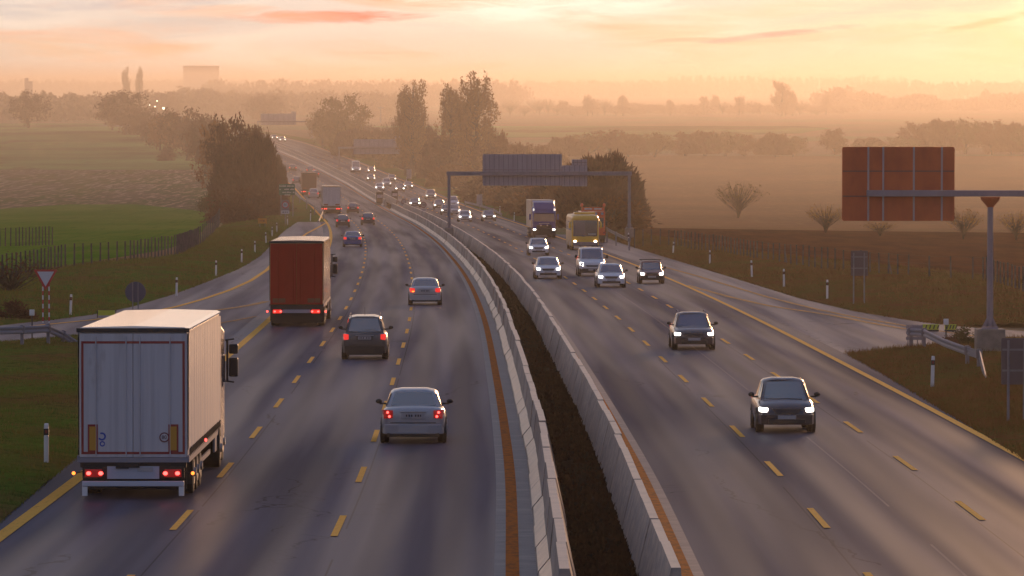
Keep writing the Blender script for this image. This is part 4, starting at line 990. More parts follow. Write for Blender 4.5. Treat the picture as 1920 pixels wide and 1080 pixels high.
# oncoming
C('hatch', 1474, 811, False, 'black hatchback with bright headlights, nearest oncoming car', 'blackcar')
C('wagon', 1301, 656, False, 'dark estate with roof rails, second nearest oncoming car', 'brown', rails=True)
C('old', 1222, 532, False, 'old boxy maroon hatchback with a roof rack, rightmost of its cluster', 'maroon', rack=True)
C('sedan', 1146, 539, False, 'white saloon right in front of the white van', 'whitecar')
C('van', 1110, 518, False, 'white van with dark lower bumper and roof rack, between two white saloons', 'whitecar', cat='van', rack=True)
C('sedan', 1028, 523, False, 'white saloon left of the white van, second from the barrier', 'whitecar')
C('sedan', 1010, 479, False, 'white saloon in front of the blue truck', 'whitecar')
C('sedan', 917, 415, False, 'dark saloon alone on the right lane left of the blue truck', 'greycar', detail=1)
C('sedan', 872, 416, False, 'bright white saloon just right of the gantry leg', 'whitecar', detail=1)
C('wagon', 852, 404, False, 'silver car tucked behind the bright white saloon by the gantry leg', 'silver2', detail=1)
C('mpv', 850, 388, False, 'white people carrier topmost of the trio by the gantry leg', 'whitecar', detail=1)
C('hatch', 838, 403, False, 'tan lit car partly hidden behind the gantry leg', 'greycar', detail=1)
C('hatch', 824, 393, False, 'dark hatchback just left of the gantry leg', 'brown', detail=1)
C('mpv', 808, 374, False, 'dark people carrier in the outer lane under the yellow poplar', 'greycar', detail=1)
C('sedan', 778, 389, False, 'dark saloon passing close behind the round median sign', 'greycar', detail=1)
C('sedan', 750, 360, False, 'dark saloon in the middle lane above the barrier opening', 'brown', detail=1)
C('sedan', 766, 355, False, 'grey saloon to the upper right of the dark one above the opening', 'greycar', detail=1)
C('hatch', 735, 341, False, 'tan edged car near the orange lit far guardrail', 'greycar', detail=1)
C('mpv', 725, 350, False, 'silver people carrier behind the small white saloon', 'silver2', detail=1)
C('sedan', 712, 358, False, 'small white saloon lowest and leftmost of the distant oncoming group', 'whitecar', detail=1)
C('hatch', 696, 340, False, 'greenish grey distant hatchback with wide bright headlights', 'greycar', detail=1)
C('hatch', 697, 325, False, 'reddish distant car just right of the tall white van', 'maroon', detail=1)
C('tallvan', 668, 324, False, 'tall white delivery van far off on the right carriageway', 'whitecar', cat='van', detail=1)
C('sedan', 530, 266, False, 'far oncoming car with a pale roof, right one of the last two', 'silver2', detail=1)
C('sedan', 515, 262, False, 'farthest oncoming car showing little but headlights', 'greycar', detail=1)

# ---- lorries
M['curtain'] = mat('white_curtain', (.64, .58, .53), .45, coat=.0, var=((.15, 2.6, .1), (.46, .45, .48), .4, .62))
M['reardoor'] = mat('white_rear_door', (.50, .49, .52), .5, var=((7, 7, .25), (.42, .41, .44), .45, .65, (2, 2, .6), (.34, .32, .34), .6, .75))
M['roofwhite'] = mat('white_roof_sheet', (.85, .82, .78), .10, spec=1.0, coat=1.0)
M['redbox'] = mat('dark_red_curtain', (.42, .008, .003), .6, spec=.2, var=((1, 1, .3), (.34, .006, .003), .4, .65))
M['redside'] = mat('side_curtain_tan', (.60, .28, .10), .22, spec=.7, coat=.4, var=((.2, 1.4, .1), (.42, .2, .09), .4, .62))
M['hazard'] = mat('amber_reflective_board', (.50, .24, .02), .4)
M['hazred'] = mat('red_reflective_tape', (.24, .012, .014), .35)
M['tanside'] = mat('cream_trailer_side', (.52, .42, .34), .32, coat=.2)
M['bluecab'] = paint('blue_cab_paint', (.015, .018, .20), .3)
M['bus'] = paint('yellow_bus_paint', (.82, .44, .015), .3)
M['orangetruck'] = paint('orange_truck_paint', (.80, .10, .008), .4)
M['brownbox'] = mat('brown_curtain', (.12, .045, .035), .6)
M['blue'] = mat('blue_emblem', (.03, .07, .38), .4)
M['cabred'] = paint('red_brown_cab', (.22, .05, .03), .3)
def wheel(r, x, y, rad, w=.30, twin=False):
    o = link('wheel', MB().disc((x, y, rad), rad, (1, 0, 0), w, 22).mesh('wheel'), M['tyre'], r); bevel(o, .04)
    s = 1 if x > 0 else -1
    link('rim', MB().disc((x + s*(w/2 + .006), y, rad), rad*.58, (1, 0, 0), .02, 16).disc((x + s*(w/2 + .03), y, rad), rad*.22, (1, 0, 0), .06, 10).mesh('rim'), M['rim'], o)
def trailer_truck(px, py, label, L=13.6, W=2.55, top=3.95, floor=1.12, box=None, side=None, roofm=None, cabm=None, tape=False, hero=False, wide=False, lz=.73, side_l=None, detail=True, cat='truck', away=True):
    x, y, th, rx, z = place(px, py, 0.7, True); r = empty('truck', (x, y, z), th, rx); tag(r, label, cat, GO); hw = W / 2
    box = box or M['reardoor']; side = side or M['curtain']; roofm = roofm or M['roofwhite']
    bevel(link('cargo_box', MB().box(-hw + .03, hw - .03, .04, L - .04, floor, top - .06).mesh('box'), side, r), .02)
    for sx in (-1, 1):
        cu = link('side_curtain', (lambda mb: mb)(MB().add([p for i in range(41) for p in ((sx*(hw + .012*math.sin(i*1.9)), .10 + (L - .2)*i/40, floor + .18), (sx*(hw + .015*math.sin(i*1.9 + .6)), .10 + (L - .2)*i/40, top - .12))], [((2*i, 2*i+2, 2*i+3, 2*i+1) if sx > 0 else (2*i, 2*i+1, 2*i+3, 2*i+2)) for i in range(40)])).mesh('curtain'), side, r)
        if hero:
            for i in range(26):
                yy = .35 + i*.51; link('strap', MB().box(sx*hw + min(0, sx*.03), sx*hw + max(0, sx*.03), yy, yy + .05, floor + .02, floor + .22).mesh('strap'), M['dark'], cu)
        link('side_rail', MB().box(sx*hw - .02, sx*hw + .02, 0, L, floor - .10, floor + .05).mesh('rail'), M['galv'], r)
    # roof: slightly domed, bright rim along the edges
    rs = [[(-hw, yy, top - .06), (hw, yy, top - .06), (hw, yy, top - .02), (hw*.93, yy, top + .02), (0, yy, top + .05), (-hw*.93, yy, top + .02), (-hw, yy, top - .02)] for yy in (0, L*.25, L*.5, L*.75, L)]
    link('roof', MB().rings(rs).mesh('roof'), roofm, r)
    link('roof_edge', MB().box(-hw - .03, hw + .03, -.05, .0, top - .10, top + .0).mesh('edge'), M['black'], r)
    # rear doors
    for sx in (-1, 1):
        a, b = (0.006, hw - .05) if sx > 0 else (-hw + .05, -.006)
        dr = link('rear_door', MB().box(a, b, -.03, .035, floor + .02, top - .12).mesh('door'), box, r); bevel(dr, .01)
        if hero or wide: link('lock_rod', MB().tube((sx*.16, -.045, floor + .05), (sx*.16, -.045, top - .2), .014, .014, 6).tube((sx*(hw - .42), -.045, floor + .05), (sx*(hw - .42), -.045, top - .2), .014, .014, 6).mesh('rod'), box, dr)
    if tape:
        t = .055; a, b, c, d_ = -hw + .08, hw - .08, floor + .09, top - .30
        link('reflective_tape', MB().box(a, b, -.036, -.0305, c, c + t).box(a, b, -.036, -.0305, d_ - t, d_).box(a, a + t, -.0362, -.0306, c, d_).box(b - t, b, -.0362, -.0306, c, d_).mesh('tape'), M['hazred'], r)
        for sx in (-1, 1):
            hx = sx*(hw - .345)
            hb = link('hazard_board', MB().box(hx - .115, hx + .115, -.052, -.037, floor + .12, floor + .78).mesh('hz'), M['hazred'], r)
            link('amber_field', MB().box(hx - .075, hx + .075, -.058, -.0525, floor + .18, floor + .73).mesh('hz'), M['hazard'], hb)
        # round speed mark and ring emblem
        cx, cz = .72, floor + .48
        sp_ = link('speed_mark', MB().disc((cx, -.040, cz), .115, (0, 1, 0), .010, 24).mesh('d'), mat('speed_ring', (.16, .03, .03), .5), r)
        link('speed_face', MB().disc((cx, -.0475, cz), .088, (0, 1, 0), .004, 24).mesh('d'), M['reardoor'], sp_)
        me_ = text_mesh('80', .12); me_.transform(Matrix.Translation((cx, -.053, cz))); link('speed_number', me_, mat('mark_ink', (.07, .03, .05), .6), sp_)
        mb = MB()
        def arc(cx, cz, r0, r1, a0, a1, n=14):
            v = []
            for i in range(n + 1):
                a = R(a0 + (a1 - a0)*i/n); v += [(cx + r0*math.cos(a), -.036, cz + r0*math.sin(a)), (cx + r1*math.cos(a), -.036, cz + r1*math.sin(a))]
            mb.add(v, [(2*i, 2*i+1, 2*i+3, 2*i+2) for i in range(n)])
        arc(-.72, floor + .50, .055, .095, -150, 120); arc(-.71, floor + .33, .035, .065, 0, 350); arc(-.85, floor + .20, .0, .03, 0, 360)
        link('ring_emblem', mb.mesh('emb'), M['blue'], r)
    elif detail:
        for sx in (-1, 1): link('hazard_board', MB().box(sx*(hw - .45) - .3, sx*(hw - .45) + .3, -.052, -.031, floor + .10, floor + .30).mesh('hz'), mat('dull_amber_board', (.22, .06, .02), .5), r)
    # underside: chassis, axles, lamps, underrun bar
    link('chassis', MB().box(-.55, -.40, .3, L - .5, .75, floor - .02).box(.40, .55, .3, L - .5, .75, floor - .02).box(-hw + .05, hw - .05, .02, .22, floor - .22, floor - .01).mesh('ch'), M['dark'], r)
    for sx in (-1, 1):
        for k in range(3): wheel(r, sx*(hw - .19), 2.2 + 1.3*k, .50, .36)
        link('mud_flap', MB().box(sx*(hw - .19) - .2, sx*(hw - .19) + .2, 1.45, 1.48, .25, .85).mesh('mf'), M['black'], r)
        if hero or wide:
            link('side_guard', MB().box(sx*(hw - .06) - .02, sx*(hw - .06) + .02, 5.9, 9.6, .50, .62).box(sx*(hw - .06) - .02, sx*(hw - .06) + .02, 5.9, 9.6, .80, .92).mesh('sg'), M['galv'], r)
    link('underside_shade_panel', MB().box(-hw + .12, hw - .12, 1.30, 1.36, .14, 1.0).mesh('sp'), M['black'], r)  # added black sheet standing for the shade under the trailer
    link('lamp_bar', MB().box(-hw + .10, hw - .10, .0, .12, lz - .11, lz + .15).mesh('lb'), M['dark'], r)
    if hero:
        link('plate_panel', MB().box(-.60, .60, -.035, -.001, lz - .13, lz + .16).mesh('pp'), mat('pale_bumper_panel', (.40, .42, .50), .5), r)
        link('number_plate', MB().box(.10, .46, -.045, -.0355, lz + .04, lz + .14).mesh('np'), M['plate'], r)
        link('coupling', MB().box(-.40, -.10, -.08, -.037, lz + .11, lz + .25).box(-.102, .15, -.079, -.038, lz + .13, lz + .25).mesh('cp'), M['dark'], r)
        bevel(link('underrun_bar', MB().box(-hw + .10, hw - .10, -.10, .02, .30, .42).mesh('ub'), mat('white_underrun', (.50, .52, .60), .4), r), .015)
        for sx in (-1, 1):
            link('bar_end', MB().box(sx*(hw - .16) - .06, sx*(hw - .16) + .06, -.085, .0, .08, .295).mesh('be'), M['white'], r)
        link('rear_frame', MB().box(-hw + .02, hw - .02, -.028, .02, floor - .10, floor + .015).mesh('rf'), M['galv'], r)
    else:
        link('underrun_bar', MB().box(-hw + .15, hw - .15, -.04, .04, .40, .52).mesh('ub'), M['dark'], r)
        link('plate_panel', MB().box(-.66, .66, -.02, -.001, .66, .82).mesh('pp'), M['signback'], r)
    for sx in (-1, 1):
        tl = link('tail_light', MB().box(sx*(hw - .36) - .20, sx*(hw - .36) + .20, -.07, -.001, .64, .82).mesh('tl'), M['tailoff'] if hero else M['tail'], r); bevel(tl, .015); tl.location.z = lz - .73
        for k in ((-.13, .15) if sx < 0 else (-.15, .13)): link('lamp', MB().ell((sx*(hw - .38) + k, -.075, .73), (.055, .03, .045), 10, 6).mesh('lp'), M['bulb'], tl)
        mk = link('marker_lamp', MB().tube((sx*(hw - .12), .0, .80), (sx*(hw + .07), -.02, .76), .012, .012, 6).mesh('st'), M['black'], r); mk.location.z = lz - .76
        link('lamp', MB().ell((sx*(hw + .10), -.03, .76), (.042, .035, .042), 10, 6).mesh('lp'), M['amber'] if hero else M['bulb'], mk)
    if hero: link('marker_lamp', MB().ell((hw + .03, 6.4, 1.02), (.03, .04, .04), 8, 5).mesh('lp'), M['bulb'], r)
    # tractor unit
    cy = L + .35
    cab = link('cab', MB().rings([[(-hw + .04, cy, z_) for z_ in (.6, 3.5)] + [(hw - .04, cy, z_) for z_ in (3.5, .6)], [(-hw + .02, cy + .1, z_) for z_ in (.6, 3.6)] + [(hw - .02, cy + .1, z_) for z_ in (3.6, .6)], [(-hw + .02, cy + 1.9, z_) for z_ in (.6, 3.4)] + [(hw - .02, cy + 1.9, z_) for z_ in (3.4, .6)], [(-hw + .2, cy + 2.25, z_) for z_ in (.6, 2.6)] + [(hw - .2, cy + 2.25, z_) for z_ in (2.6, .6)]]).mesh('cab'), cabm or M['cabred'], r); bevel(cab, .06)
    link('tractor_chassis', MB().box(-.5, .5, L - 3.2, cy, .5, .95).mesh('tc'), M['dark'], r)
    for sx in (-1, 1):
        wheel(r, sx*(hw - .20), cy + 1.45, .50, .32); wheel(r, sx*(hw - .22), L - 1.2, .50, .55)
        link('side_window', MB().box(sx*(hw - .005) - .012, sx*(hw - .005) + .012, cy + .9, cy + 1.75, 1.95, 2.75).mesh('sw'), M['glass'], cab)
        bevel(link('cab_fairing', MB().box(sx*(hw - .03) - .03, sx*(hw - .03) + .03, L - 2.6, cy + .9, .45, 1.0).mesh('cf'), M['galv'], r), .02)
        mi = link('mirror_arm', MB().tube((sx*hw, cy + 1.95, 3.12), (sx*(hw + .22), cy + 2.05, 3.15), .022).tube((sx*hw, cy + 1.95, 2.05), (sx*(hw + .22), cy + 2.05, 2.02), .022).tube((sx*(hw + .05), cy + 2.0, 3.13), (sx*(hw + .05), cy + 2.0, 2.03), .03).mesh('ma'), M['black'], r)
        for z0, z1, a in ((2.76, 3.02, 'mirror'), (2.16, 2.66, 'mirror')): bevel(link(a, MB().box(sx*(hw + .21) - .12, sx*(hw + .21) + .12, cy + 1.98, cy + 2.14, z0, z1).mesh('mr'), M['black'], mi), .04)
    return r
trailer_truck(250, 936, 'large white curtain sided truck with red framed rear doors, nearest vehicle on the left', tape=True, hero=True, floor=.95, lz=.60)
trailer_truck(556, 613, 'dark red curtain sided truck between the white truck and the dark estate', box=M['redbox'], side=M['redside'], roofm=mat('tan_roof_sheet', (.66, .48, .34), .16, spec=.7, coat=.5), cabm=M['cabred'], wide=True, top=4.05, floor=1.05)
trailer_truck(622, 401, 'distant white box truck with tan roof edge and red tail lamps', wide=False, top=3.9, roofm=M['redside'])
trailer_truck(580, 367, 'distant dark brown box truck behind the silver people carrier', box=M['brownbox'], side=M['brownbox'], roofm=M['brownbox'], cabm=M['brown'], top=4.0)

def cab_truck(px, py, label):          # oncoming blue lorry with a high cab
    x, y, th, rx, z = place(px, py, .7, False); r = empty('truck', (x, y, z), th, rx); tag(r, label, 'truck', GI); hw = 1.25
    # local +y is the driving direction; front face at y = 0.35
    f = .35
    def sec(yy, z0, z1, w): return [(-w, yy, z0), (w, yy, z0), (w, yy, z1 - .15), (w - .12, yy, z1), (-w + .12, yy, z1), (-w, yy, z1 - .15)]
    cab = link('cab', MB().rings([sec(f - 2.2, .75, 3.35, hw), sec(f - 1.0, .75, 3.35, hw), sec(f - .45, .75, 3.0, hw*.99), sec(f - .12, .75, 2.55, hw*.96), sec(f - .02, .75, 1.7, hw*.94)]).mesh('cab'), M['bluecab'], r); bevel(cab, .06)
    link('windscreen', MB().add([(-hw*.88, f + .01, 1.78), (hw*.88, f + .01, 1.78), (hw*.86, f - .13, 2.60), (-hw*.86, f - .13, 2.60)], [(0, 1, 2, 3)]).add([(-hw*.88, f + .03, 1.78), (hw*.88, f + .03, 1.78), (hw*.86, f - .10, 2.60), (-hw*.86, f - .10, 2.60)], [(0, 1, 2, 3)]).mesh('ws'), M['glass'], cab)
    bevel(link('front_panel', MB().box(-hw*.93, hw*.93, f - .05, f + .06, 1.05, 1.76).mesh('fp'), M['bluecab'], cab), .03)
    link('grille', MB().box(-hw*.62, hw*.62, f + .061, f + .08, 1.08, 1.42).mesh('g'), M['black'], cab)
    link('name_strip', MB().box(-.55, .55, f + .061, f + .075, 1.52, 1.60).mesh('g'), M['rim'], cab)
    for sx in (-1, 1): link('round_lamp', MB().disc((sx*.33, f + .09, 1.36), .085, (0, 1, 0), .03).mesh('l'), M['rim'], cab)
    bevel(link('sun_visor', MB().box(-hw*.85, hw*.85, f - .18, f + .16, 2.62, 2.74, None).mesh('sv'), M['bluecab'], cab), .03)
    wd = link('wind_deflector', MB().rings([[(-hw*.95, f - 1.9, 3.3), (hw*.95, f - 1.9, 3.3), (hw*.92, f - 1.9, 3.95), (-hw*.92, f - 1.9, 3.95)], [(-hw*.92, f - 1.0, 3.3), (hw*.92, f - 1.0, 3.3), (hw*.85, f - 1.0, 3.75), (-hw*.85, f - 1.0, 3.75)], [(-hw*.85, f - .35, 2.95), (hw*.85, f - .35, 2.95), (hw*.78, f - .38, 3.05), (-hw*.78, f - .38, 3.05)]]).mesh('wd'), M['bluecab'], cab); bevel(wd, .05)
    for sx in (-1, 1):
        link('roof_lamp', MB().ell((sx*hw*.86, f - .40, 2.98), (.08, .05, .16), 8, 6).mesh('rl'), mat('clear_roof_lamp', (.8, .8, .8), .2, emit=(1, .95, .9), es=1.0), cab)
        bevel(link('bumper', MB().box(-hw + .02, hw - .02, f - .3, f + .10, .32, 1.04).mesh('bp'), M['dark'], r), .04) if sx > 0 else None
        link('headlight', MB().ell((sx*(hw - .24), f + .10, .93), (.17, .04, .10), 12, 7).mesh('hl'), M['head'], r)
        bevel(link('mirror', MB().box(sx*(hw + .20) - .12, sx*(hw + .20) + .12, f - .25, f - .12, 1.95, 2.55).mesh('mr'), M['bluecab'], cab), .04)
        wheel(r, sx*(hw - .2), f - 1.2, .5, .32)
        for k in range(3): wheel(r, sx*(hw - .2), f - 11.0 - 1.3*k, .5, .36)
    bevel(link('cargo_box', MB().box(-1.275, 1.275, f - 16.1, f - 2.55, 1.1, 3.97).mesh('cb'), M['tanside'], r), .03)
    link('roof_edge', MB().box(-1.29, 1.29, f - 2.6, f - 2.50, 3.86, 4.02).mesh('re'), M['tanside'], r)
    link('chassis', MB().box(-.5, .5, f - 15.8, f - .4, .5, 1.05).mesh('ch'), M['dark'], r)
    link('side_skirt', MB().box(-1.26, -1.22, f - 10, f - 3, .45, 1.05).box(1.22, 1.26, f - 10, f - 3, .45, 1.05).mesh('ss'), M['dark'], r)
    return r
cab_truck(1020, 447, 'tall blue truck cab with a cream trailer, oncoming behind a white saloon')
def bus(px, py):
    x, y, th, rx, z = place(px, py, .7, False); r = empty('bus', (x, y, z), th, rx); tag(r, 'yellow coach with a wide dark windscreen, oncoming between blue truck and orange truck', 'bus', GI); hw = 1.27; f = .35
    def sec(yy, z0, z1, w): return [(-w, yy, z0), (w, yy, z0), (w, yy, z1*.55), (w*.97, yy, z1 - .22), (w*.86, yy, z1 - .03), (0, yy, z1 + .03), (-w*.86, yy, z1 - .03), (-w*.97, yy, z1 - .22), (-w, yy, z1*.55)]
    b = link('body', MB().rings([sec(f - 12, .35, 3.2, hw), sec(f - .6, .35, 3.2, hw), sec(f - .15, .35, 3.10, hw*.97), sec(f, .35, 2.95, hw*.92)]).mesh('body'), M['bus'], r); bevel(b, .06)
    link('windscreen', MB().add([(px_, f + .05 - .02*abs(px_), pz) for pz in (1.25, 2.70) for px_ in (-1.08, -.55, 0, .55, 1.08)], [(i, i+1, i+6, i+5) for i in range(4)]).mesh('ws'), M['glass'], b)
    link('lower_front', MB().box(-1.12, 1.12, f - .02, f + .045, .40, .74).mesh('lf'), mat('grey_bumper', (.16, .15, .18), .4), b)
    link('destination_card', MB().box(.25, .95, f + .045, f + .06, 1.38, 1.50).mesh('dc'), mat('pale_card', (.32, .36, .36), .5), b) if False else None
    link('destination_card', MB().box(-.95, -.25, f + .036, f + .05, 1.38, 1.50).mesh('dc'), mat('pale_card', (.32, .36, .36), .5), b)
    bevel(link('roof_unit', MB().box(-.95, .95, f - 3.4, f - .9, 3.24, 3.42).mesh('ru'), M['bus'], b), .06)
    for sx in (-1, 1):
        link('headlight', MB().ell((sx*.92, f + .05, .80), (.15, .05, .10), 12, 7).mesh('hl'), M['head'], r)
        link('side_window', MB().box(sx*(hw + .0) - .012, sx*(hw + .0) + .012, f - 11.5, f - .9, 1.75, 2.6).mesh('sw'), M['tanside'] if False else M['glass'], b)
        m_ = link('mirror', MB().ell((sx*(hw + .14), f + .18, 2.25), (.11, .10, .30), 10, 6).tube((sx*hw*.9, f - .1, 2.85), (sx*(hw + .14), f + .2, 2.5), .035).mesh('mi'), M['bus'], b)
        for yy in (f - 2.6, f - 9.2): wheel(r, sx*(hw - .16), yy, .48, .32)
    link('wiper', MB().tube((-.9, f + .06, 1.22), (-.1, f + .06, 1.35), .015).tube((.1, f + .06, 1.22), (.9, f + .06, 1.35), .015).mesh('wi'), M['black'], b)
bus(1097, 469)
def orange_truck(px, py, D):
    x, d = xat(px, D), D; s = head(d); r = empty('service_truck', (x, d, gz(d) + .022), math.pi - s, -grade(d)); tag(r, 'orange road service truck with four round lamps, half hidden behind the yellow coach', 'truck', GI); f = 0; hw = 1.2
    b = link('body', MB().box(-hw, hw, -6.5, f, .55, 3.1).mesh('b'), M['orangetruck'], r); bevel(b, .05)
    link('lamp_board', MB().box(-hw + .05, hw - .05, -.25, .05, 3.12, 3.50).mesh('b'), M['orangetruck'], r)
    link('white_strip', MB().box(-.85, -.10, .052, .07, 3.30, 3.40).box(.10, .85, .052, .07, 3.30, 3.40).mesh('s'), M['white'], r)
    for k in range(4): link('round_lamp', MB().disc((-.9 + k*.6, .02, 2.88), .13, (0, 1, 0), .06).mesh('l'), M['signback'], b)
    for sx in (-1, 1):
        link('beacon', MB().ell((sx*(hw - .1), -.1, 3.72), (.16, .14, .20), 10, 6).mesh('bc'), M['orangetruck'], r)
        bevel(link('mirror', MB().box(sx*(hw + .15) - .10, sx*(hw + .15) + .10, -.1, .05, 1.7, 2.2).mesh('m'), M['black'], b), .03)
        for yy in (-1.1, -4.6): wheel(r, sx*(hw - .15), yy, .48, .3)
        link('warning_flag', MB().ell((sx*(hw - .05), .07, 1.0), (.16, .03, .10), 8, 5).mesh('wf'), M['red'], b)
    link('windscreen', MB().box(-hw + .15, hw - .15, .003, .03, 1.55, 2.45).mesh('ws'), M['glass'], b)
    link('bumper', MB().box(-hw, hw, -.2, .10, .35, .75).mesh('bp'), M['dark'], r)
orange_truck(1112, 452, 506)
# ------------------------------------------------------------------ trees
def leafmesh(pts, size, seed, elong=1.0, up=0.0):
    """one small random quad per point"""
    rs = np.random.RandomState(seed); n = len(pts); P = np.array(pts)
    a = rs.normal(size=(n, 3)); a[:, 2] += up * 3; a /= np.linalg.norm(a, axis=1)[:, None]
    b = np.cross(a, rs.normal(size=(n, 3))); b /= np.linalg.norm(b, axis=1)[:, None] + 1e-9
    s = size * rs.uniform(.6, 1.3, size=(n, 1)); a = a * s * elong; b = b * s * .5
    V = np.stack([P - a*.5 - b*.6, P - a*.3 + b, P + a*.8, P + a*.2 - b], 1).reshape(-1, 3)
    me = bpy.data.meshes.new('crown'); me.from_pydata(V.tolist(), [], [(4*i, 4*i+1, 4*i+2, 4*i+3) for i in range(n)])
    return me
def limbs(seed, H, R_, ntr=1, lean=.2, splay=1.0, levels=3, trunk_r=.03, base=.25):
    rg = random.Random(seed); mb = MB(); tips = []
    def grow(p, dr, ln, rad, lv):
        q = p + dr * ln; mb.tube(p, q, rad, rad * .62, 5 if lv > 1 else 3, False)
        tips.append(q); tips.append(p.lerp(q, .6))
        if lv <= 0: return
        for k in range(rg.choice((3, 3, 4))):
            nd = (dr + Vector((rg.uniform(-1, 1), rg.uniform(-1, 1), rg.uniform(-.15, .7))) * .62 * splay).normalized()
            grow(q if k < 2 else p.lerp(q, rg.uniform(.5, .95)), nd, ln * rg.uniform(.62, .84), rad * .58, lv - 1)
    for t in range(ntr):
        d0 = Vector((rg.uniform(-lean, lean), rg.uniform(-lean, lean), 1)).normalized()
        grow(Vector((rg.uniform(-.3, .3) * (ntr - 1), rg.uniform(-.3, .3) * (ntr - 1), -.2)), d0, H * base, H * trunk_r, levels)
    return mb, tips
def fit(me_list, H, W):
    zs = max(v.co.z for m in me_list for v in m.vertices); xs = np.percentile([abs(v.co.x) for v in me_list[-1].vertices], 97)
    for m in me_list: m.transform(Matrix.Diagonal((W / 2 / xs, W / 2 / xs, H / zs, 1)))
PROTO = {}
def proto(kind, v):
    key = (kind, v)
    if key in PROTO: return PROTO[key]
    rg = random.Random(hash(kind) % 1000 if False else sum(map(ord, kind)) * 7 + v); s = rg.randint(0, 9999); rs = np.random.RandomState(s)
    if kind == 'round':      # full crown of uneven clumps down to near the ground
        mb, tips = limbs(s, 10, 4, 1, .1, 1.0, 3, .03, .24); pts = []
        cs = [(t.x, t.y, t.z) for t in tips if t.z > 2.5][:60]
        for _ in range(85):
            u = rs.normal(size=3); u /= np.linalg.norm(u); u *= rs.rand() ** .4
            k = 1 + .18 * math.sin(u[0] * 9 + v * 2) ; cs.append((u[0] * 3.9 * (1 - .25 * max(0, u[2])), u[1] * 3.9, 5.2 + u[2] * 4.1 * k))
        for c in cs:
            g = rs.normal(scale=rs.uniform(.28, .55), size=(34, 3)); pts += [(c[0] + q[0], c[1] + q[1], max(.3, c[2] + q[2])) for q in g]
        tm, cm = mb.mesh('trunk'), leafmesh(pts, .22, s, 1.9, .4); fit([tm, cm], 10, 9)
    elif kind == 'twiggy':   # dense dome of fine rising twigs
        mb, tips = limbs(s, 8, 4, 3, .45, .95, 3, .018, .26)
        n = 9000; u = rs.normal(size=(n, 3)); u /= np.linalg.norm(u, axis=1)[:, None]; u[:, 2] = np.abs(u[:, 2])
        lump = 1 + .10*np.sin(u[:, 0]*7 + v) * np.cos(u[:, 1]*6) + .06*np.sin(u[:, 2]*11 + u[:, 0]*9)
        rad = (rs.uniform(.25, 1, size=n) ** .45)[:, None] * lump[:, None]
        P = u * rad * np.array([4.3, 4.3, 6.6]) + np.array([0, 0, .9]); P[:, 2] = np.maximum(P[:, 2], .2 + rs.rand(n)*.8)
        tm, cm = mb.mesh('trunk'), leafmesh(P.tolist(), .22, s, 3.4, .8); fit([tm, cm], 8, 9)
    elif kind == 'bush':
        mb, tips = limbs(s, 4, 2.4, 3, .6, 1.1, 2, .02, .3)
        cs = [(rg.uniform(-2, 2), rg.uniform(-1.6, 1.6), rg.uniform(.8, 3.3)) for _ in range(26)]; pts = []
        for c in cs:
            k = max(.3, 1 - abs(c[0]) / 2.6); pts += [(c[0] + g[0], c[1] + g[1], max(.1, c[2]*k + g[2])) for g in rs.normal(scale=.42, size=(110, 3))]
        tm, cm = mb.mesh('trunk'), leafmesh(pts, .17, s, 1.8); fit([tm, cm], 4, 5.4)
    elif kind == 'poplar':   # columnar: many steep plumes rising from the stem
        mb = MB(); mb.tube((0, 0, -.2), (0, 0, 8), .42, .30, 7, False); mb.tube((0, 0, 8), (.2, 0, 19), .30, .06, 5, False); pts = []
        for k in range(64):
            z0 = rg.uniform(1.5, 15.5); a = rg.uniform(0, 6.28); out = (1.0 + 1.7 * math.sin(min(1, z0 / 12) * 2.4)) * rg.uniform(.35, 1.05); ln = rg.uniform(3.0, 5.4) * (1 - .25 * z0 / 16)
            p0 = Vector((0, 0, z0)); p1 = Vector((math.cos(a)*out, math.sin(a)*out, z0 + ln*.45)); p2 = p1 + Vector((math.cos(a)*.25, math.sin(a)*.25, ln*.75))
            mb.tube(p0, p1, .09, .05, 4, False); mb.tube(p1, p2, .05, .015, 3, False)
            for q in range(95):
                t = rs.rand(); c = p1.lerp(p2, t) if rs.rand() < .72 else p0.lerp(p1, .3 + .7*t); w_ = .42 * (1 - .75*t) + .08
                g = rs.normal(size=3); pts.append((c.x + g[0]*w_, c.y + g[1]*w_, c.z + g[2]*.35))
        tm, cm = mb.mesh('trunk'), leafmesh(pts, .22, s, 1.7, .6); fit([tm, cm], 22, 6.2)
    elif kind == 'bare':     # open fan of fine rising twigs
        mb = MB(); pts = []
        for k in range(5 + v): mb.tube((0, 0, -.1), (rg.uniform(-1.2, 1.2), rg.uniform(-1.2, 1.2), rg.uniform(3, 4.5)), .09, .03, 5, False)
        for k in range(110):
            a_ = rg.uniform(0, 6.28); ou = rg.uniform(.1, 1) ** .6 * 3.6; p0 = Vector((0, 0, rg.uniform(.8, 3))); p2 = Vector((math.cos(a_)*ou, math.sin(a_)*ou, 3.2 + math.sqrt(max(0, 1 - (ou/4)**2)) * 4.4 * rg.uniform(.55, 1)))
            p1 = p0.lerp(p2, .55) + Vector((0, 0, -.3)); mb.tube(p0, p1, .035, .022, 3, False); mb.tube(p1, p2, .022, .008, 3, False)
            for q in range(3):
                t = rs.rand(); c = p1.lerp(p2, t); g = rs.normal(scale=.22, size=3); pts.append((c.x + g[0], c.y + g[1], c.z + g[2]))
        tm, cm = mb.mesh('trunk'), leafmesh(pts, .13, s, 3.2, .5); fit([tm, cm], 8, 8)
    PROTO[key] = (tm, cm); return PROTO[key]
DIM = dict(round=(10, 9), twiggy=(8, 9), bush=(4, 5.4), poplar=(22, 6.2), bare=(8, 8))
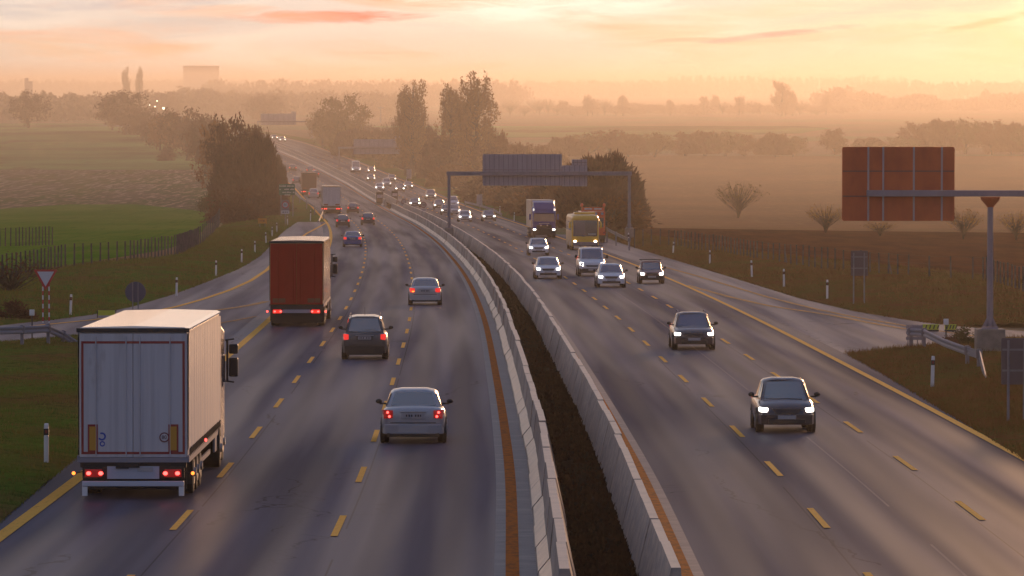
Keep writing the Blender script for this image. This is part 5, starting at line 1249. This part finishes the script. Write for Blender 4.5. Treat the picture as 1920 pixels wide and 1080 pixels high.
def tree(kind, px, ybase, ytop, wpx, m, label, group=None, D=None, v=0, name=None, cat=None):
    if D is None: x, d = at(px, ybase)
    else: d = D; x = xat(px, D)
    z = gz(d); h = zat(ytop, d) - z; w = wpx / 9600 * d; H0, W0 = DIM[kind]
    tm, cm = proto(kind, v)
    nm = name or {'bush': 'shrub', 'poplar': 'poplar_tree', 'twiggy': 'thicket_tree', 'bare': 'bare_tree'}.get(kind, 'autumn_tree')
    r = empty(nm, (x, d, z - .05), random.Random(px * 3 + ybase).uniform(0, 6.28)); r.scale = (w / W0, w / W0, h / H0)
    tag(r, label, cat or ('shrub' if kind == 'bush' else 'tree'), group)
    link('trunk', tm, M['bark'], r); link('crown', cm, M[m], r)
    return r
# left clump
tree('twiggy', 488, 402, 232, 66, 'leaf_brown', 'dense dark brown tree at the end of the left clump, touching the far lanes', D=740, v=0)
tree('round', 437, 396, 208, 84, 'leaf_brown', 'tall bare topped tree in the middle of the left clump', D=770, v=0)
tree('round', 408, 380, 214, 74, 'leaf_rust', 'rust orange tree at the left side of the dark clump', D=860, v=1)
tree('twiggy', 452, 405, 268, 110, 'leaf_brown', 'broad brown thicket tree low in the left clump', D=750, v=1)
tree('round', 470, 380, 222, 66, 'leaf_brown', 'slim brown tree behind the top of the left clump', D=860, v=2)
tree('twiggy', 518, 385, 282, 40, 'leaf_brown', 'small brown tree leaning over the far left lane', D=800, v=2)
tree('bush', 430, 417, 345, 90, 'leaf_brown', 'brown undergrowth bush behind the fence corner', v=0)
tree('bush', 478, 408, 340, 80, 'leaf_brown', 'brown undergrowth bush left of the speed limit sign', v=1)
tree('bush', 515, 396, 335, 56, 'leaf_brown', 'brown undergrowth bush left of the green direction sign', v=2)
tree('bush', 398, 398, 352, 50, 'leaf_green', 'dull green bush at the field corner by the fence', v=1)
tree('bush', 455, 422, 378, 70, 'leaf_brown', 'low brown bush on the bank above the orange sign', v=2)
tree('bush', 505, 408, 372, 46, 'leaf_brown', 'low brown bush just above the orange sign', v=0)
# hazy row along the far left field
HR = 'hazy trees along the hedge behind the far left field'
for i, (px, yb, yt, w, k, m) in enumerate([(352, 300, 198, 90, 'round', 'leaf_brown'), (322, 290, 205, 70, 'round', 'leaf_rust'), (385, 330, 212, 60, 'round', 'leaf_brown'), (300, 282, 212, 62, 'round', 'leaf_brown'), (268, 264, 196, 66, 'round', 'leaf_brown'),
                                           (236, 252, 167, 84, 'round', 'leaf_brown'), (210, 244, 176, 50, 'round', 'leaf_brown')]):
    tree(k, px, yb, yt, w, m, ['round hazy tree just left of the orange tinted clump', 'reddish hazy tree beside the round hazy one', 'hazy tree behind the left end of the dark clump', 'low hazy tree above the small lone bush', 'hazy tree right of the domed far left tree', 'domed hazy tree below the two far poplars', 'small hazy tree left of the domed one'][i], HR, v=i % 3)
tree('bush', 312, 301, 266, 28, 'leaf_brown', 'small lone bush standing in front of the hazy left row', v=1)
tree('round', 54, 240, 165, 62, 'leaf_brown', 'lone round hazy tree at the far left of the meadow', v=1)
tree('poplar', 236, 215, 123, 15, 'leaf_far_hazed', 'far hazy poplar, left one of the pair on the horizon', D=2600, v=0)
tree('poplar', 262, 215, 123, 13, 'leaf_far_hazed', 'far hazy poplar, right one of the pair on the horizon', D=2600, v=1)
tree('round', 496, 225, 172, 62, 'leaf_far_hazed', 'rounded hazy tree above the farthest gantry panel', D=1850, v=0)
tree('round', 372, 212, 160, 96, 'leaf_far_hazed', 'broad hazy tree in front of the pale far building', D=2300, v=2)
# centre
tree('round', 640, 290, 172, 82, 'leaf_gold', 'round golden brown tree above the second gantry', D=1300, v=2)
tree('round', 605, 290, 200, 50, 'leaf_gold', 'small olive tree at the left foot of the round golden one', D=1350, v=0)
tree('poplar', 773, 322, 146, 52, 'leaf_poplar', 'golden poplar with a split crown, left of the tall pair', D=1090, v=0)
tree('poplar', 760, 322, 165, 30, 'leaf_poplar', 'narrow side plume poplar leaning on the split crowned poplar', D=1100, v=1)
tree('poplar', 846, 335, 154, 46, 'leaf_poplar', 'shorter poplar at the left of the tall golden pair', D=1020, v=1)
tree('poplar', 893, 335, 130, 64, 'leaf_poplar', 'tallest golden poplar, highest tree on the skyline', D=1010, v=0)
tree('poplar', 868, 335, 165, 40, 'leaf_poplar', 'filling poplar between the short and the tallest golden poplars', D=1030, v=2)
tree('twiggy', 1128, 436, 276, 150, 'leaf_brown', 'big dark domed thicket tree behind the large gantry panel', D=640, v=0)
tree('twiggy', 1065, 420, 300, 84, 'leaf_brown', 'dark thicket tree behind the middle of the large gantry panel', D=690, v=1)
tree('bare', 738, 300, 215, 44, 'leaf_brown', 'twiggy bare tree left of the golden poplars', D=1250, v=0)
tree('bare', 1384, 408, 338, 84, 'leaf_gold', 'thin bare tree alone in the tan field', v=1)
tree('bare', 1548, 436, 380, 66, 'leaf_yellow', 'yellowish sapling left below the red-brown sign back', v=2)
tree('bare', 1806, 448, 385, 70, 'leaf_yellow', 'golden sapling beside the cantilever pole', v=0)
tree('bare', 1650, 442, 412, 60, 'leaf_yellow', 'low golden shrub under the red-brown sign back', v=1)
tree('bare', 1905, 450, 392, 60, 'leaf_yellow', 'golden sapling at the right edge behind the pole', v=2)
# roadside thicket behind the oncoming carriageway
TH = 'brown shrubs in the thicket beyond the oncoming carriageway'; rg = random.Random(3)
spec = []
for i in range(58):
    t = i / 57; D = 560 + 900 * t ** 1.05 if i % 2 else 590 + 880 * t
    off = 17.5 + rg.uniform(0, 3 + (D - 560) * .02); x = Cc(D) + off
    px = 960 + x / D * 9600; hgt = rg.uniform(3.6, 5.8) * (1.0 if D > 700 else .95)
    k = 'twiggy' if i % 3 == 0 else 'bush'
    m = rg.choice(['leaf_brown', 'leaf_brown', 'leaf_brown', 'leaf_rust', 'leaf_gold' if 900 < D < 1250 else 'leaf_brown'])
    z = gz(D); r = empty('shrub', (x, D, z - .05), rg.uniform(0, 6.28)); H0, W0 = DIM[k]; w = rg.uniform(6.5, 10)
    r.scale = (w / W0, w / W0, hgt * (1.15 if k == 'twiggy' else 1) / H0)
    tag(r, 'brown autumn shrub packed in the roadside thicket between gantries and poplars', 'shrub', TH)
    tm, cm = proto(k, i % 3); link('trunk', tm, M['bark'], r); link('crown', cm, M[m], r)
TH2 = 'rust coloured bushes stepping down right of the tall poplars'
for i, (px, yb, yt, w) in enumerate([(938, 345, 240, 58), (975, 340, 262, 50), (1008, 330, 266, 52), (1040, 325, 278, 50), (960, 360, 285, 70), (1000, 372, 296, 64), (915, 350, 262, 50), (800, 330, 226, 54), (830, 345, 250, 60), (720, 300, 236, 70), (690, 296, 238, 60), (660, 296, 236, 70)]):
    tree('twiggy' if i % 2 else 'round', px, yb, yt, w, 'leaf_rust' if i < 6 else 'leaf_brown', 'rusty brown tree in the low mass around the feet of the poplars', TH2, v=i % 3)
# hedges and trees beyond the tan field
HB = 'hazy orange brown bushes along the far edge of the tan field'
for i, (px, yb, yt, w) in enumerate([(1060, 296, 252, 70), (1100, 294, 246, 70), (1145, 294, 240, 66), (1180, 294, 248, 60), (1228, 294, 244, 58), (1285, 292, 245, 60), (1318, 292, 241, 60), (1360, 293, 243, 60), (1395, 292, 248, 50), (1452, 294, 245, 64), (1488, 294, 252, 56), (1565, 290, 238, 48), (1630, 291, 255, 66), (1690, 290, 252, 60), (1722, 288, 226, 60), (1762, 288, 218, 74), (1810, 288, 218, 74), (1860, 290, 222, 50), (1898, 290, 225, 64), (1935, 292, 222, 60)]):
    tree('round' if i % 3 else 'twiggy', px, yb, yt, w, ['leaf_rust', 'leaf_gold', 'leaf_rust'][i % 3], 'hazy orange brown bush in the row beyond the tan field', HB, v=i % 3)
HC = 'pale slender trees of the second hazy row across the plain'; rg = random.Random(12)
for i in range(44):
    px = 925 + i * 15.2 + rg.uniform(-6, 6); big = rg.random()
    if 900 < px < 1560 and i < 44:
        k = 'poplar' if big > .72 else ('bare' if big > .4 else 'round')
        tree(k, px, 233, {'poplar': 176, 'bare': 190, 'round': 196}[k] + rg.uniform(-8, 12), {'poplar': 16, 'bare': 30, 'round': 36}[k] * rg.uniform(.8, 1.2), 'leaf_far_hazed', 'pale slender tree in the second hazy row across the plain', HC, D=2450 + rg.uniform(-150, 150), v=i % 3)
tree('poplar', 1466, 240, 150, 34, 'leaf_far_hazed', 'tallest pale tree of the second row, left of the sun glow', D=2300, v=2)
tree('round', 1111, 240, 182, 28, 'leaf_far_hazed', 'lollipop shaped hazy tree in the second row', D=2400, v=1)

def wood(name, label, D, px0, px1, ytop, ybot, n, wpx, seed, dens=150, leaf=1.2, deep=120, prof=None):
    rs = np.random.RandomState(seed); pts = []
    for i in range(n):
        px = px0 + (px1 - px0) * (i + rs.rand()) / n; d = D + rs.uniform(-deep, deep); x = xat(px, d); z0 = gz(d)
        top = (prof(px) if prof else ytop) + rs.uniform(-6, 9) * (.5 if D > 4000 else 1); h = max(3, zat(top, d) - z0); w = wpx / 9600 * d * rs.uniform(.6, 1.4)
        m = int(dens * rs.uniform(.7, 1.3)); u = rs.normal(size=(m, 3)); u /= np.linalg.norm(u, axis=1)[:, None]; u *= rs.rand(m, 1) ** .4
        q = u * np.array([w / 2, w / 2, h * .5]) + np.array([x, d, z0 + h * .5]); pts.append(q)
    P = np.concatenate(pts)
    return tag(link(name, leafmesh(P.tolist(), leaf, seed, 1.3, .3), M['leaf_far_hazed']), label, 'wood', kind='stuff')
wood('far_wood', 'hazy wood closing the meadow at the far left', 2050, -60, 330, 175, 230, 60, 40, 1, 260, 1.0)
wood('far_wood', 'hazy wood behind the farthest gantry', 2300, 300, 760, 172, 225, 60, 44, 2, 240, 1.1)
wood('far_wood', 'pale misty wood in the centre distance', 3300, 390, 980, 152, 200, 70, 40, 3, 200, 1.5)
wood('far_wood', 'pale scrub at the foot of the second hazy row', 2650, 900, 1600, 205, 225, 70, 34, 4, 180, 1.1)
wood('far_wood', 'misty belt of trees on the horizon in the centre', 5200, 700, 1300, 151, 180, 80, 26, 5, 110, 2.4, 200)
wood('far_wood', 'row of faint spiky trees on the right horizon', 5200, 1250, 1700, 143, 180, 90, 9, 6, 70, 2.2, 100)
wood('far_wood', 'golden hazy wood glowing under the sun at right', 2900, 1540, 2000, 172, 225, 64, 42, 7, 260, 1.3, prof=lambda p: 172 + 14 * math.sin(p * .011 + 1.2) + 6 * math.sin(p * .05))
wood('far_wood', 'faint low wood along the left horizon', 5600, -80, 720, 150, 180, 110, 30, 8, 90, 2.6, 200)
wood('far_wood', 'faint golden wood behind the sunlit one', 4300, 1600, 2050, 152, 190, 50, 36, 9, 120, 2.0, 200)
# dark hedge plant by the pier and weeds
tree('bush', 1808, 652, 606, 70, 'leaf_green', 'low green bush between the right guardrail and the concrete pier', v=0)
tree('bush', 1780, 655, 622, 44, 'leaf_brown', 'dry weed clump behind the bent right guardrail', v=1)
tree('bush', 20, 600, 555, 90, 'leaf_brown', 'dark bramble bush at the left edge below the fence', v=2)
tree('bare', 20, 560, 468, 150, 'leaf_brown', 'dark twiggy sapling overhanging the left end of the fence', v=0)
# far building and town lights
D = 4600
r = empty('building', (xat(378, D), D, gz(D))); tag(r, 'pale slab shaped building standing above the haze on the left', 'building')
w_, zt = (411 - 345) / 9600 * D / 2, zat(125, D) - gz(D)
M['slab'] = mat('pale_facade', (.35, .28, .30), .8, var=((.05, .05, .3), (.30, .24, .26), .4, .6))
link('wall', MB().box(-w_, w_, -6, 6, 0, zt).mesh('wall'), M['slab'], r)
link('roof', MB().box(-w_ - .3, w_ + .3, -6.3, 6.3, zt + .003, zt + .8).mesh('roof'), M['slab'], r)
M['window'] = mat('mist_faded_window', (.31, .25, .27), .5)  # nearly the wall colour, imitating windows faded by mist
for k in range(9):
    for j in range(3): link('window', MB().box(-w_ + 1.2 + k*3.3, -w_ + 2.9 + k*3.3, -6.08, -6.003, zt - 3 - j*3.4, zt - 1.4 - j*3.4).mesh('win'), M['window'], r)
D = 3000; r = empty('tower', (xat(54, D), D, gz(D))); tag(r, 'small faint stepped tower at the far left of the horizon', 'tower')
link('shaft', MB().box(-2.1, 0, -2, 2, 0, zat(146, D) - gz(D)).mesh('s'), M['slab'], r); link('wing', MB().box(.003, 2.4, -2, 2, 0, zat(152, D) - gz(D)).mesh('s'), M['slab'], r)
D = 1800
M['lamp'] = mat('lit_lamp', (.9, .8, .6), .3, emit=(1, .85, .6), es=9)
for px, py, s_, lb in ((307, 203, .32, 'brightest small lamp among the hazy left trees'), (295, 189, .2, 'upper small lamp among the hazy left trees'), (281, 197, .16, 'left small lamp among the hazy left trees'), (291, 200, .18, 'orange tinted small lamp among the hazy left trees')):
    z0 = gz(D); h = zat(py, D) - z0; r = empty('street_lamp', (xat(px, D), D, z0)); tag(r, lb, 'lamp', 'lit lamps among the hazy trees on the left')
    link('mast', MB().tube((0, 0, 0), (0, 0, h - s_), .12, .08, 6).mesh('m'), M['pole'], r); link('lantern', MB().ell((0, 0, h), (s_, s_, s_), 8, 6).mesh('l'), M['lamp'], r)
# bird over the field
D = 700; r = tag(link('bird', MB().add([(0, -.25, 0), (.06, 0, .03), (0, .25, 0), (-.06, 0, .03), (.5, .05, .32), (-.5, .05, .12), (.42, .2, .3), (-.42, .2, .1)], [(0, 1, 2, 3), (1, 4, 6), (3, 7, 5), (0, 2, 1)]).mesh('bird'), M['black'], None, (xat(158, D), D, zat(310, D))), 'small dark bird flying low over the left field', 'bird')
